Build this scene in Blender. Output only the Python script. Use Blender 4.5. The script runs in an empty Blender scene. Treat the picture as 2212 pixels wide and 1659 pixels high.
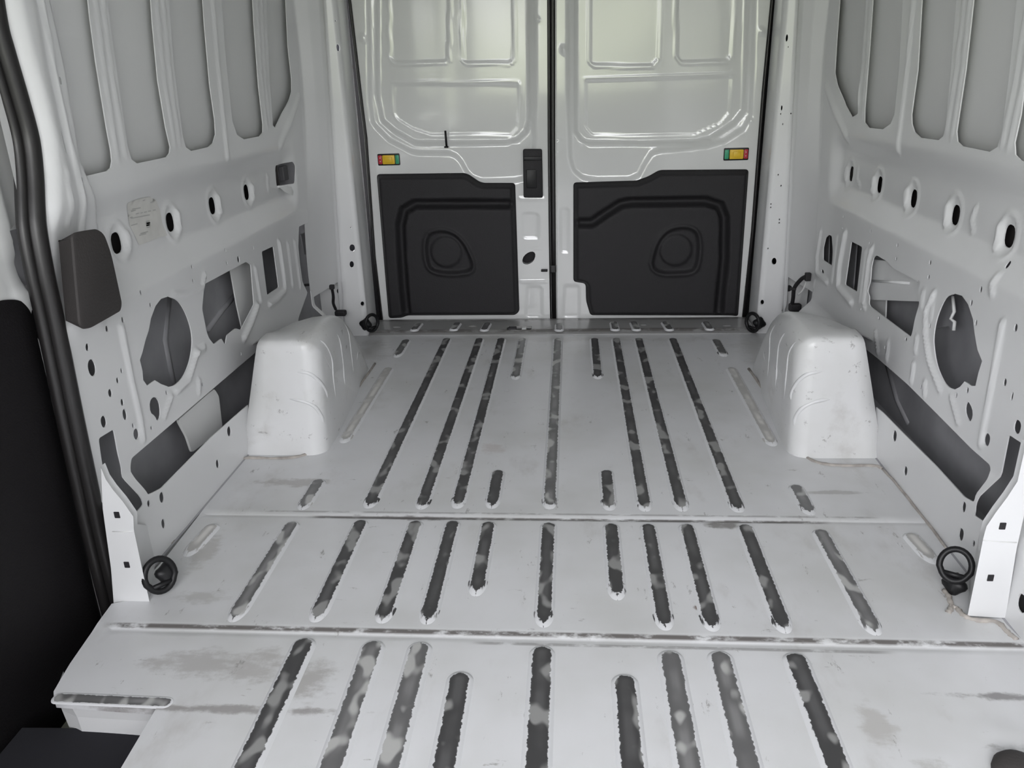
import bpy, bmesh, math, random
import numpy as np
from mathutils import Vector, Matrix
from mathutils.geometry import delaunay_2d_cdt
random.seed(4)
C = bpy.context.scene.collection
S = bpy.context.scene

# ------------------------------------------------------------------ camera, daylight, exposure
CAM = np.array([0.053, 0.0, 1.0])
PITCH, YAW, ROLL, FPX = 0.3720, -0.0810, -0.0310, 1700.0
def basis():
    cp, sp, cy, sy = math.cos(PITCH), math.sin(PITCH), math.cos(YAW), math.sin(YAW)
    fw = np.array([sy*cp, cy*cp, -sp]); rt = np.array([cy, -sy, 0.0]); up = np.cross(rt, fw)
    c, s = math.cos(ROLL), math.sin(ROLL)
    return c*rt+s*up, -s*rt+c*up, fw
RT, UP, FW = basis()
cam_d = bpy.data.cameras.new('camera'); cam = bpy.data.objects.new('camera', cam_d); C.objects.link(cam)
cam_d.sensor_width = 36; cam_d.lens = FPX/2212*36; cam_d.clip_start = 0.02
m = Matrix.Identity(4)
for i in range(3):
    m[i][0], m[i][1], m[i][2], m[i][3] = RT[i], UP[i], -FW[i], CAM[i]
cam.matrix_world = m
S.camera = cam
S.view_settings.view_transform = 'Standard'; S.view_settings.look = 'None'
S.view_settings.gamma = 1; S.view_settings.use_curve_mapping = False
S.view_settings.exposure = 1.13

W = bpy.data.worlds.new('daylight'); S.world = W; W.use_nodes = True
nt = W.node_tree; nt.nodes.clear()
wo = nt.nodes.new('ShaderNodeOutputWorld'); bg = nt.nodes.new('ShaderNodeBackground')
tc = nt.nodes.new('ShaderNodeTexCoord'); sx = nt.nodes.new('ShaderNodeSeparateXYZ')
cr = nt.nodes.new('ShaderNodeValToRGB'); mp = nt.nodes.new('ShaderNodeMapRange')
nz = nt.nodes.new('ShaderNodeTexNoise'); nz.inputs['Scale'].default_value = 5; nz.inputs['Detail'].default_value = 3
ad = nt.nodes.new('ShaderNodeMath'); ad.operation = 'MULTIPLY_ADD'
ad.inputs[1].default_value = 0.5
nt.links.new(tc.outputs['Generated'], sx.inputs[0]); nt.links.new(tc.outputs['Generated'], nz.inputs['Vector'])
nt.links.new(nz.outputs['Fac'], ad.inputs[0]); nt.links.new(sx.outputs['Z'], ad.inputs[2])
nt.links.new(ad.outputs[0], mp.inputs[0]); mp.inputs[1].default_value = -0.4; mp.inputs[2].default_value = 1.2
nt.links.new(mp.outputs[0], cr.inputs[0]); nt.links.new(cr.outputs[0], bg.inputs[0]); nt.links.new(bg.outputs[0], wo.inputs[0])
e = cr.color_ramp.elements                    # ground, hedge greenery, overcast sky
e[0].position = 0.0; e[0].color = (0.40, 0.40, 0.415, 1)
e[1].position = 1.0; e[1].color = (1.0, 1.0, 1.03, 1)
for p, c in ((0.33, (0.42, 0.42, 0.43, 1)), (0.37, (0.20, 0.22, 0.15, 1)), (0.43, (0.42, 0.45, 0.32, 1)), (0.49, (0.97, 0.97, 1.0, 1))):
    q = cr.color_ramp.elements.new(p); q.color = c
bg.inputs[1].default_value = 6.0

def daylight(name, loc, rot, sx_, sy_, energy, col=(1, 1, 1)):
    l = bpy.data.lights.new(name, 'AREA'); l.shape = 'RECTANGLE'; l.size = sx_; l.size_y = sy_
    o = bpy.data.objects.new(name, l); C.objects.link(o); o.location = loc; o.rotation_euler = rot
    if energy is None: l.cycles.is_portal = True
    else: l.energy = energy; l.color = col
    return o
daylight('windscreen_daylight', (0, -1.28, 1.30), (math.radians(90), 0, 0), 1.7, 0.95, None)
daylight('cab_window_daylight', (-1.0, -0.72, 1.30), (0, math.radians(-90), 0), 0.85, 0.85, None)

# ------------------------------------------------------------------ picking points on real surfaces
def ray(u, v): return FW*FPX + RT*(u-1106) - UP*(v-829.5)
def onz(u, v, z=0.0):
    d = ray(u, v); return CAM + d*((z-CAM[2])/d[2])
def ony(u, v, y):
    d = ray(u, v); return CAM + d*((y-CAM[1])/d[1])
def onx(u, v, x):
    d = ray(u, v); return CAM + d*((x-CAM[0])/d[0])
def sstep(t):
    t = np.clip(t, 0, 1); return t*t*(3-2*t)
PZ = [-0.2, 0.150, 0.165, 0.205, 0.215, 0.560, 0.570, 0.625, 0.635, 0.725, 0.745, 0.785, 0.80, 2.2]
PX = [0.885, 0.885, 0.890, 0.928, 0.930, 0.930, 0.931, 0.957, 0.960, 0.960, 0.957, 0.941, 0.938, 0.925]
def XB(y, z):
    b = np.interp(z, PZ, PX); k = sstep((np.asarray(y)-2.77)/0.09)*(np.asarray(z) > 0.56)
    return b*(1-k)+0.932*k
def wp(u, v, sgn):
    """the point of the side wall seen there, as (y, z)"""
    d = ray(u, v); t0, t1 = (0.7*sgn-CAM[0])/d[0], (1.2*sgn-CAM[0])/d[0]
    for _ in range(50):
        t = (t0+t1)/2; p = CAM+d*t
        if abs(p[0]) < XB(p[1], p[2]): t0 = t
        else: t1 = t
    return (float(p[1]), float(p[2]))
def Z(ox, oy, s, pts): return [(ox+x/s, oy+y/s) for x, y in pts]

# ------------------------------------------------------------------ materials
def mat(name, col, rough=0.4, metal=0.0, coat=0.0, bump=0.0, bscale=60, var=0.0, vscale=3, spec=0.5):
    M = bpy.data.materials.new(name); M.use_nodes = True
    n = M.node_tree.nodes; L = M.node_tree.links; b = n['Principled BSDF']
    b.inputs['Base Color'].default_value = (*col, 1); b.inputs['Roughness'].default_value = rough
    b.inputs['Metallic'].default_value = metal; b.inputs['Coat Weight'].default_value = coat
    b.inputs['Coat Roughness'].default_value = 0.06; b.inputs['Specular IOR Level'].default_value = spec
    t = n.new('ShaderNodeTexCoord')
    if var:
        z = n.new('ShaderNodeTexNoise'); z.inputs['Scale'].default_value = vscale; z.inputs['Detail'].default_value = 5
        L.new(t.outputs['Object'], z.inputs['Vector'])
        r = n.new('ShaderNodeValToRGB'); r.color_ramp.elements[0].position = 0.3; r.color_ramp.elements[1].position = 0.7
        r.color_ramp.elements[0].color = (*[c*(1-var) for c in col], 1); r.color_ramp.elements[1].color = (*[min(1, c*(1+var*0.5)) for c in col], 1)
        L.new(z.outputs['Fac'], r.inputs[0]); L.new(r.outputs[0], b.inputs['Base Color'])
    if bump:
        z = n.new('ShaderNodeTexNoise'); z.inputs['Scale'].default_value = bscale; z.inputs['Detail'].default_value = 2
        L.new(t.outputs['Object'], z.inputs['Vector'])
        k = n.new('ShaderNodeBump'); k.inputs['Strength'].default_value = bump; k.inputs['Distance'].default_value = 0.01
        L.new(z.outputs['Fac'], k.inputs['Height']); L.new(k.outputs[0], b.inputs['Normal'])
    return M
WHITE = (0.715, 0.72, 0.725)
M_paint = mat('white_paint', WHITE, 0.30, coat=0.15, bump=0.05, bscale=14, var=0.05, vscale=2.5)
M_door = mat('glossy_white_paint', (0.72, 0.728, 0.722), 0.16, coat=0.5, bump=0.035, bscale=9)
M_skin = mat('grey_white_primer', (0.70, 0.705, 0.70), 0.5, bump=0.05, bscale=12)
M_cav = mat('shaded_cavity', (0.33, 0.33, 0.345), 0.55, var=0.25, vscale=6)  # darker than the skin: cavity shade is put into this colour
M_plastic = mat('black_plastic', (0.020, 0.019, 0.021), 0.62, bump=0.12, bscale=260, spec=0.35)
M_plastic2 = mat('black_plastic_smooth', (0.010, 0.010, 0.011), 0.42, spec=0.3)
M_grey = mat('dark_grey_plastic', (0.042, 0.041, 0.045), 0.6)
M_holeshade = mat('dark_hole_shade', (0.05, 0.045, 0.045), 0.6)  # near-black so the oval holes look dark; shade put into the colour
M_rubber = mat('black_rubber', (0.012, 0.011, 0.011), 0.38)
M_foam = mat('dark_brown_grey_pad', (0.038, 0.034, 0.033), 0.75, bump=0.1, bscale=200)
M_yellow = mat('yellow_plastic', (0.80, 0.52, 0.03), 0.4)
M_red = mat('red_plastic', (0.50, 0.03, 0.05), 0.4)
M_green = mat('green_plastic', (0.05, 0.36, 0.20), 0.4)
M_seal = mat('painted_sealant', (0.40, 0.37, 0.34), 0.6, var=0.3, vscale=40)
M_text = mat('grey_print', (0.42, 0.42, 0.41), 0.6)
M_label = mat('paper_label', (0.62, 0.615, 0.59), 0.55, var=0.08, vscale=30)
M_dark = mat('dark_carpet', (0.010, 0.010, 0.014), 0.95)

def floor_mat(name, base, seams, stains=()):
    """white paint, scuffed and grimy: grime collects along the sheet joints and in patches"""
    M = bpy.data.materials.new(name); M.use_nodes = True
    n = M.node_tree.nodes; L = M.node_tree.links; b = n['Principled BSDF']
    b.inputs['Roughness'].default_value = 0.34; b.inputs['Coat Weight'].default_value = 0.1
    t = n.new('ShaderNodeTexCoord'); P = t.outputs['Object']
    sp = n.new('ShaderNodeSeparateXYZ'); L.new(P, sp.inputs[0])
    def math_(op, a, b_=None, c=None):
        k = n.new('ShaderNodeMath'); k.operation = op
        for i, v in enumerate((a, b_, c)):
            if v is None: continue
            if isinstance(v, (int, float)): k.inputs[i].default_value = v
            else: L.new(v, k.inputs[i])
        return k.outputs[0]
    def noise(scale, vec=(1, 1, 1), detail=4, rough=0.6):
        mpn = n.new('ShaderNodeMapping'); mpn.inputs['Scale'].default_value = vec; L.new(P, mpn.inputs[0])
        z = n.new('ShaderNodeTexNoise'); z.inputs['Scale'].default_value = scale; z.inputs['Detail'].default_value = detail
        z.inputs['Roughness'].default_value = rough; L.new(mpn.outputs[0], z.inputs['Vector']); return z.outputs['Fac']
    def ramp(v, a, b_):
        r = n.new('ShaderNodeMapRange'); r.interpolation_type = 'SMOOTHSTEP'; r.inputs[1].default_value = a; r.inputs[2].default_value = b_; L.new(v, r.inputs[0]); return r.outputs[0]
    def mix(f, c1, c2):
        k = n.new('ShaderNodeMix'); k.data_type = 'RGBA'; L.new(f, k.inputs[0])
        for i, c in ((6, c1), (7, c2)):
            if isinstance(c, tuple): k.inputs[i].default_value = (*c, 1)
            else: L.new(c, k.inputs[i])
        return k.outputs[2]
    col = mix(ramp(noise(2.2), 0.38, 0.72), base, tuple(c*0.86 for c in (base[0], base[1], base[2]*0.97)))
    col = mix(math_('MULTIPLY', ramp(noise(7, (1, 0.5, 1), 6), 0.56, 0.75), 0.35), col, (0.33, 0.31, 0.28))
    # scuffs, short dark scratches
    sc = math_('MULTIPLY', ramp(noise(26, (1, 0.35, 1), 8, 0.75), 0.615, 0.68), 0.6)
    col = mix(sc, col, (0.14, 0.13, 0.12))
    sc = math_('MULTIPLY', ramp(noise(34, (0.3, 1, 1), 8, 0.75), 0.63, 0.69), 0.55)
    col = mix(sc, col, (0.16, 0.15, 0.14))
    nf = noise(9, (1, 1, 1), 6, 0.7); nf2 = noise(60, (0.4, 1, 1), 4)
    for y0, w, amt, xa, xb in seams:
        d = math_('ABSOLUTE', math_('SUBTRACT', sp.outputs['Y'], y0))
        f = ramp(d, w, w*0.35)
        g = math_('MULTIPLY', f, math_('MULTIPLY', ramp(math_('ADD', math_('MULTIPLY', nf, 0.6), math_('MULTIPLY', nf2, 0.4)), 0.40, 0.52), amt))
        inx = math_('MULTIPLY', ramp(sp.outputs['X'], xa-0.05, xa), ramp(sp.outputs['X'], xb+0.05, xb))
        col = mix(math_('MULTIPLY', g, inx), col, (0.11, 0.10, 0.095))
    for (x0, y0, rx, ry, amt, c) in stains:
        dx = math_('DIVIDE', math_('SUBTRACT', sp.outputs['X'], x0), rx); dy = math_('DIVIDE', math_('SUBTRACT', sp.outputs['Y'], y0), ry)
        d = math_('SQRT', math_('ADD', math_('MULTIPLY', dx, dx), math_('MULTIPLY', dy, dy)))
        d = math_('ADD', d, math_('MULTIPLY_ADD', nf, 2.6, -1.3)); d = math_('ADD', d, math_('MULTIPLY_ADD', nf2, 1.4, -0.7))
        col = mix(math_('MULTIPLY', ramp(d, 1.0, 0.3), amt), col, c)
    L.new(col, b.inputs['Base Color'])
    k = n.new('ShaderNodeBump'); k.inputs['Strength'].default_value = 0.12; k.inputs['Distance'].default_value = 0.004
    L.new(noise(18), k.inputs['Height']); L.new(k.outputs[0], b.inputs['Normal'])
    return M
FBASE = (0.655, 0.66, 0.675)
ST = [(-0.60, 1.13, 0.16, 0.05, 0.45, (0.26, 0.24, 0.22)), (-0.42, 1.10, 0.05, 0.06, 0.5, (0.24, 0.22, 0.20)), (-0.62, 1.02, 0.3, 0.012, 0.6, (0.16, 0.14, 0.13)),
      (0.80, 1.10, 0.14, 0.012, 0.75, (0.15, 0.14, 0.14)), (0.86, 0.985, 0.16, 0.014, 0.8, (0.12, 0.11, 0.11)), (0.55, 1.03, 0.03, 0.07, 0.45, (0.32, 0.30, 0.27)), (0.60, 0.93, 0.035, 0.05, 0.5, (0.32, 0.31, 0.28)),
      (-0.70, 1.83, 0.12, 0.025, 0.5, (0.25, 0.23, 0.21)), (0.72, 1.80, 0.10, 0.012, 0.5, (0.25, 0.24, 0.23)), (-0.16, 2.05, 0.05, 0.05, 0.30, (0.36, 0.28, 0.25)),
      (0.305, 1.325, 0.012, 0.010, 1.0, (0.17, 0.12, 0.10)), (-0.36, 1.655, 0.16, 0.012, 0.9, (0.13, 0.12, 0.12)), (0.42, 1.64, 0.05, 0.02, 0.8, (0.16, 0.15, 0.14)),
      (-0.72, 1.33, 0.06, 0.03, 0.4, (0.3, 0.29, 0.26)), (-0.79, 1.50, 0.03, 0.10, 0.45, (0.30, 0.28, 0.25)), (0.0, 3.05, 0.7, 0.04, 0.3, (0.38, 0.37, 0.35)), (-0.75, 2.9, 0.1, 0.2, 0.35, (0.36, 0.35, 0.33)), (0.75, 2.9, 0.08, 0.2, 0.3, (0.36, 0.35, 0.33))]
M_floor = floor_mat('scuffed_floor_paint', FBASE, [(1.232, 0.010, 0.95, -0.84, 0.95), (1.205, 0.006, 0.5, -0.1, 0.6), (1.655, 0.009, 0.9, -0.56, 0.62), (1.678, 0.006, 0.45, -0.70, 0.74), (3.118, 0.010, 0.9, -0.69, 0.69)], ST)
M_sill = floor_mat('worn_sill_paint', (0.34, 0.34, 0.34), [(3.14, 0.02, 0.8, -0.8, 0.8), (3.29, 0.03, 0.6, -0.8, 0.8)])

def wear_mat(name, dark, blob, amt):
    """rib: white paint worn through to grey primer along the flat top"""
    M = bpy.data.materials.new(name); M.use_nodes = True
    n = M.node_tree.nodes; L = M.node_tree.links; b = n['Principled BSDF']
    a = n.new('ShaderNodeAttribute'); a.attribute_name = 'wear'
    t = n.new('ShaderNodeTexCoord')
    def noise(scale, detail=3, vec=(1, 1, 1)):
        mpn = n.new('ShaderNodeMapping'); mpn.inputs['Scale'].default_value = vec; L.new(t.outputs['Object'], mpn.inputs[0])
        z = n.new('ShaderNodeTexNoise'); z.inputs['Scale'].default_value = scale; z.inputs['Detail'].default_value = detail
        L.new(mpn.outputs[0], z.inputs['Vector']); return z.outputs['Fac']
    def rng(v, x0, x1):
        r = n.new('ShaderNodeMapRange'); r.interpolation_type = 'SMOOTHSTEP'; r.inputs[1].default_value = x0; r.inputs[2].default_value = x1; L.new(v, r.inputs[0]); return r.outputs[0]
    k = n.new('ShaderNodeMath'); k.operation = 'MULTIPLY_ADD'; L.new(noise(130, 5), k.inputs[0]); k.inputs[1].default_value = 0.30; L.new(a.outputs['Fac'], k.inputs[2])
    f = rng(k.outputs[0], 0.63, 0.67)
    la = n.new('ShaderNodeAttribute'); la.attribute_name = 'chip'                  # paint flaked off in streaks at the rib's near end
    ls = n.new('ShaderNodeSeparateXYZ'); L.new(la.outputs['Vector'], ls.inputs[0])
    lm = n.new('ShaderNodeMapping'); lm.inputs['Scale'].default_value = (230, 34, 50); L.new(la.outputs['Vector'], lm.inputs[0])
    ln = n.new('ShaderNodeTexNoise'); ln.inputs['Scale'].default_value = 1; ln.inputs['Detail'].default_value = 3; L.new(lm.outputs[0], ln.inputs['Vector'])
    l1 = n.new('ShaderNodeMath'); l1.operation = 'MULTIPLY'; L.new(rng(ln.outputs['Fac'], 0.50, 0.56), l1.inputs[0]); L.new(rng(ls.outputs['Y'], -0.004, 0.0), l1.inputs[1])
    l2 = n.new('ShaderNodeMath'); l2.operation = 'MULTIPLY'; L.new(l1.outputs[0], l2.inputs[0]); L.new(rng(ls.outputs['Y'], 0.034, 0.020), l2.inputs[1])
    l3 = n.new('ShaderNodeMath'); l3.operation = 'MAXIMUM'; L.new(f, l3.inputs[0]); L.new(l2.outputs[0], l3.inputs[1]); f = l3.outputs[0]
    c1 = n.new('ShaderNodeMix'); c1.data_type = 'RGBA'; L.new(rng(noise(17, 1, (1.6, 0.9, 1)), 0.54, 0.66), c1.inputs[0])
    c1.inputs[7].default_value = (*blob, 1)
    c0 = n.new('ShaderNodeMix'); c0.data_type = 'RGBA'; mu = n.new('ShaderNodeMath'); mu.operation = 'MULTIPLY'
    L.new(rng(a.outputs['Fac'], 0.60, 0.92), mu.inputs[0]); L.new(rng(noise(9, 2), 0.35, 0.62), mu.inputs[1]); L.new(mu.outputs[0], c0.inputs[0])
    c0.inputs[6].default_value = (*dark, 1); c0.inputs[7].default_value = (*[d*1.9+0.012 for d in dark], 1); L.new(c0.outputs[2], c1.inputs[6])
    g = n.new('ShaderNodeMath'); g.operation = 'MULTIPLY'; L.new(f, g.inputs[0]); g.inputs[1].default_value = amt
    c2 = n.new('ShaderNodeMix'); c2.data_type = 'RGBA'; L.new(g.outputs[0], c2.inputs[0]); c2.inputs[6].default_value = (*FBASE, 1); L.new(c1.outputs[2], c2.inputs[7])
    L.new(c2.outputs[2], b.inputs['Base Color']); b.inputs['Roughness'].default_value = 0.38
    return M
M_rib = wear_mat('worn_rib', (0.036, 0.035, 0.036), (0.26, 0.26, 0.255), 0.97)
M_rib2 = wear_mat('half_worn_rib', (0.095, 0.094, 0.094), (0.42, 0.42, 0.41), 0.95)
M_rib3 = wear_mat('lightly_worn_rib', (0.36, 0.35, 0.33), (0.50, 0.49, 0.47), 0.8)

# ------------------------------------------------------------------ helpers
def link(name, me, m_, parent=None, smooth=True):
    o = bpy.data.objects.new(name, me); C.objects.link(o)
    if m_ is not None:
        for k in (m_ if isinstance(m_, (list, tuple)) else [m_]): me.materials.append(k)
    if smooth: me.polygons.foreach_set('use_smooth', [True]*len(me.polygons))
    if parent is not None: o.parent = parent
    return o
def obj(name, V, F, m_, parent=None, smooth=False):
    me = bpy.data.meshes.new(name); me.from_pydata([tuple(map(float, p)) for p in V], [], F)
    me.update(); return link(name, me, m_, parent, smooth)
def kind(o, k='structure'): o['kind'] = k; return o
def tag(o, label, cat, group=None):
    o['label'] = label; o['category'] = cat
    if group: o['group'] = group
    return o
def empty(name, loc, label, cat, group=None):
    o = bpy.data.objects.new(name, None); C.objects.link(o); o.location = loc; o.empty_display_size = 0.02
    return tag(o, label, cat, group)
def under(child, parent):
    child.parent = parent; child.matrix_parent_inverse = Matrix.Translation(-Vector(parent.location)); return child

def inpoly(P, poly):
    x, y = P[:, 0], P[:, 1]; r = np.zeros(len(P), bool); n = len(poly)
    for i in range(n):
        x0, y0 = poly[i]; x1, y1 = poly[(i+1) % n]
        if y0 == y1: continue
        c = ((y0 > y) != (y1 > y)) & (x < (x1-x0)*(y-y0)/(y1-y0)+x0)
        r ^= c
    return r
def dseg(P, a, b):
    a = np.array(a, float); b = np.array(b, float); d = b-a; L = d@d
    t = np.clip(((P-a)@d)/L, 0, 1) if L > 0 else np.zeros(len(P))
    return np.hypot(*(P-(a+t[:, None]*d)).T)
def dline(P, pts, closed=False):
    D = np.full(len(P), 9.0); n = len(pts)
    for i in range(n if closed else n-1): D = np.minimum(D, dseg(P, pts[i], pts[(i+1) % n]))
    return D
def sdf(P, poly):
    d = dline(P, poly, True); return np.where(inpoly(P, poly), d, -d)      # positive inside
def resample(poly, step, closed=True):
    out = []; n = len(poly)
    for i in range(n if closed else n-1):
        a = np.array(poly[i], float); b = np.array(poly[(i+1) % n], float); k = max(1, int(np.linalg.norm(b-a)/step+0.5))
        out += [tuple(a+(b-a)*j/k) for j in range(k)]
    if not closed: out.append(tuple(poly[-1]))
    return out
def rounded(poly, r, n=4):
    """closed polygon with rounded corners"""
    out = []; N = len(poly)
    for i in range(N):
        p = np.array(poly[i], float); a = np.array(poly[i-1], float)-p; b = np.array(poly[(i+1) % N], float)-p
        la, lb = np.linalg.norm(a), np.linalg.norm(b); k = min(r, la*0.45, lb*0.45)
        s, e_ = p+a/la*k, p+b/lb*k
        for j in range(n+1):
            t = j/n; out.append(tuple((1-t)**2*s+2*t*(1-t)*p+t*t*e_))
    return out
def smooth_closed(poly, it=2):
    for _ in range(it):
        q = []; n = len(poly)
        for i in range(n):
            a = np.array(poly[i]); b = np.array(poly[(i+1) % n]); q += [tuple(a*.75+b*.25), tuple(a*.25+b*.75)]
        poly = q
    return poly
def ell(cx, cy, rx, ry, n=14, p=1.0):
    return [(cx+rx*np.sign(math.cos(t))*abs(math.cos(t))**p, cy+ry*np.sign(math.sin(t))*abs(math.sin(t))**p) for t in (2*math.pi*i/n for i in range(n))]
def rect(cx, cy, a, b): return [(cx-a, cy-b), (cx+a, cy-b), (cx+a, cy+b), (cx-a, cy+b)]

def sheet(name, outline, holes, step, f, m_, parent=None, flange=None, lines=(), region=None, fine=None, rim=None):
    """pressed sheet metal: a 2-D outline with holes, meshed and carried to 3-D by f(P)->Nx3; edges folded back by flange"""
    loops = [resample(outline, step)] + [resample(h, min(step, 0.012)) for h in holes]
    pts = []; edges = []
    for lp in loops:
        k = len(pts); pts += lp; edges += [(k+i, k+(i+1) % len(lp)) for i in range(len(lp))]
    for ln in lines:
        lp = resample(ln, step, False); k = len(pts); pts += lp; edges += [(k+i, k+i+1) for i in range(len(lp)-1)]
    O = np.array(outline); x0, y0 = O.min(0); x1, y1 = O.max(0)
    gx, gy = np.meshgrid(np.arange(x0+step/2, x1, step), np.arange(y0+step/2, y1, step)); G = np.stack([gx.ravel(), gy.ravel()], 1)
    if region is not None:                       # coarser where nothing is shown in detail
        keep = region(G); odd = ((np.round((G[:, 0]-x0)/step-.5).astype(int) % 5 == 0) & (np.round((G[:, 1]-y0)/step-.5).astype(int) % 5 == 0))
        G = G[keep | odd]
    B = np.array(pts); ok = inpoly(G, outline)
    for h in holes: ok &= ~inpoly(G, h)
    G = G[ok]
    cell = {}
    q = step
    for p in B: cell.setdefault((int(p[0]//q), int(p[1]//q)), []).append(p)
    keep = np.ones(len(G), bool); lim = (0.4*step)**2
    for i, g in enumerate(G):
        cx, cy = int(g[0]//q), int(g[1]//q)
        for a in (-1, 0, 1):
            for b in (-1, 0, 1):
                for p in cell.get((cx+a, cy+b), ()):
                    if (p[0]-g[0])**2+(p[1]-g[1])**2 < lim: keep[i] = False
    A = [Vector((float(p[0]), float(p[1]))) for p in list(B)+list(G[keep])]
    vs, es, fs, _, _, _ = delaunay_2d_cdt(A, edges, [], 0, 1e-7)
    V2 = np.array([(v.x, v.y) for v in vs]); T = np.array(fs); cen = V2[T].mean(1)
    ok = inpoly(cen, outline)
    for h in holes: ok &= ~inpoly(cen, h)
    T = T[ok]; V3 = f(V2)
    faces = [tuple(int(i) for i in t) for t in T]; verts = [tuple(map(float, p)) for p in V3]
    if flange is not None:
        cnt = {}
        for t in faces:
            for i in range(3):
                e_ = (t[i], t[(i+1) % 3]); cnt[e_] = cnt.get(e_, 0)+1
        mp_ = {}; n0 = len(verts)
        def dup(i):
            if i not in mp_:
                mp_[i] = len(verts); verts.append(verts[i]); verts.append(tuple(np.array(verts[i])+np.array(flange)))
            return mp_[i]
        for (a, b) in [e_ for e_ in cnt if (e_[1], e_[0]) not in cnt]:
            i, j = dup(a), dup(b); faces.append((j, i, i+1, j+1))
    me = bpy.data.meshes.new(name); me.from_pydata(verts, [], faces); me.update()
    return link(name, me, m_, parent)

def tube(name, pts, r, m_, parent=None, n=8, closed=False, cyc=None):
    P = [np.array(p, float) for p in pts]; N = len(P); V = []; F = []
    rr = r if hasattr(r, '__len__') else [r]*N
    up = np.array([0.13, 0.21, 0.97])
    for i in range(N):
        a = P[i-1] if (i > 0 or closed) else P[i]; b = P[(i+1) % N] if (i < N-1 or closed) else P[i]
        t = b-a; t /= np.linalg.norm(t); s = np.cross(t, up); s /= np.linalg.norm(s); w = np.cross(s, t); up = w
        for k in range(n):
            ang = 2*math.pi*k/n; V.append(P[i]+rr[i]*(math.cos(ang)*s+math.sin(ang)*w))
    for i in range(N if closed else N-1):
        for k in range(n):
            j = (i+1) % N; F.append((i*n+k, i*n+(k+1) % n, j*n+(k+1) % n, j*n+k))
    if not closed: F += [tuple(range(n))[::-1], tuple((N-1)*n+k for k in range(n))]
    return obj(name, V, F, m_, parent, True)
def spline(pts, k=6):
    P = [np.array(p, float) for p in pts]; P = [2*P[0]-P[1]]+P+[2*P[-1]-P[-2]]; out = []
    for i in range(1, len(P)-2):
        for j in range(k):
            t = j/k; a, b, c, d = P[i-1:i+3]
            out.append(0.5*((2*b)+(-a+c)*t+(2*a-5*b+4*c-d)*t*t+(-a+3*b-3*c+d)*t**3))
    return out+[P[-2]]
def prism(name, poly, to3, depth, m_, parent=None, bev=0.0, taper=0.0, back=0.0):
    """solid plate: polygon carried to 3-D by to3(a, b, h), h from 0 (back) to depth, with a bevelled front edge"""
    n = len(poly); c = np.mean(np.array(poly), 0); V = []; F = []
    levels = [(0, back), (depth-bev, 0)] + ([(depth-bev*0.3, bev*0.35), (depth, bev)] if bev else [])
    P = np.array(poly); 
    nrm = []
    for i in range(n):
        t = P[(i+1) % n]-P[i-1]; t = t/(np.linalg.norm(t)+1e-9); nrm.append((-t[1], t[0]))
    nrm = np.array(nrm); area = sum(P[i][0]*P[(i+1) % n][1]-P[(i+1) % n][0]*P[i][1] for i in range(n))
    if area < 0: nrm = -nrm
    for h, ins in levels:
        for i in range(n):
            a, b = P[i]+nrm[i]*(ins+taper*h); V.append(to3(a, b, h))
    for l in range(len(levels)-1):
        for i in range(n):
            F.append((l*n+i, l*n+(i+1) % n, (l+1)*n+(i+1) % n, (l+1)*n+i))
    F += [tuple(range(n))[::-1], tuple((len(levels)-1)*n+i for i in range(n))]
    o = obj(name, V, F, m_, parent, True)
    me = o.data; me.set_sharp_from_angle(angle=math.radians(35)); return o
def box(name, c, s, m_, parent=None, bev=0.003, rot=None):
    bm = bmesh.new(); bmesh.ops.create_cube(bm, size=1); bmesh.ops.scale(bm, vec=s, verts=bm.verts)
    if bev: bmesh.ops.bevel(bm, geom=bm.edges[:], offset=bev, segments=2, affect='EDGES', profile=0.5)
    if rot is not None: bmesh.ops.transform(bm, matrix=rot, verts=bm.verts)
    bmesh.ops.translate(bm, vec=c, verts=bm.verts)
    me = bpy.data.meshes.new(name); bm.to_mesh(me); bm.free(); return link(name, me, m_, parent, False)

#@@ part 2
# ------------------------------------------------------------------ floor
FL = [(-0.892, 3.125), (-0.889, 2.0), (-0.872, 1.47), (-0.880, 1.31), (-0.905, 1.30), (-0.898, 1.235), (-0.885, 1.12), (-0.872, 1.05), (-0.860, 1.032),
      (-0.665, 1.022), (-0.658, 0.88), (-0.650, 0.20), (-0.90, 0.20), (-0.90, -1.25), (0.90, -1.25), (0.90, 1.31), (0.905, 1.47), (0.895, 2.0), (0.892, 3.125)]
def floor_f(P):
    x, y = P[:, 0], P[:, 1]
    z = 0.0014*sstep((y-1.2235)/0.003)*sstep((1.30-y)/0.07) - 0.0022*np.exp(-((y-1.219)/0.004)**2)
    z += 0.0012*sstep((y-1.662)/0.003)*sstep((1.74-y)/0.07) - 0.0018*np.exp(-((y-1.6585)/0.003)**2)
    z += 0.003*sstep((dline(P, [(0.74, 0.885), (0.74, 1.0)])*-1+0.055)/0.02)          # the small raised dome at the front right
    z -= 0.0025*np.exp(-((y-1.055)/0.004)**2)*sstep((-0.45-x)/0.05)
    return np.stack([x, y, z], 1)
floor = kind(sheet('floor', FL, [], 0.022, floor_f, M_floor, flange=(0, 0, -0.02),
    lines=[[(-0.86, y), (0.88, y)] for y in (1.2135, 1.219, 1.2235, 1.2265, 1.6545, 1.6585, 1.662, 1.665)], region=lambda G: G[:, 1] > 0.8))

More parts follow.
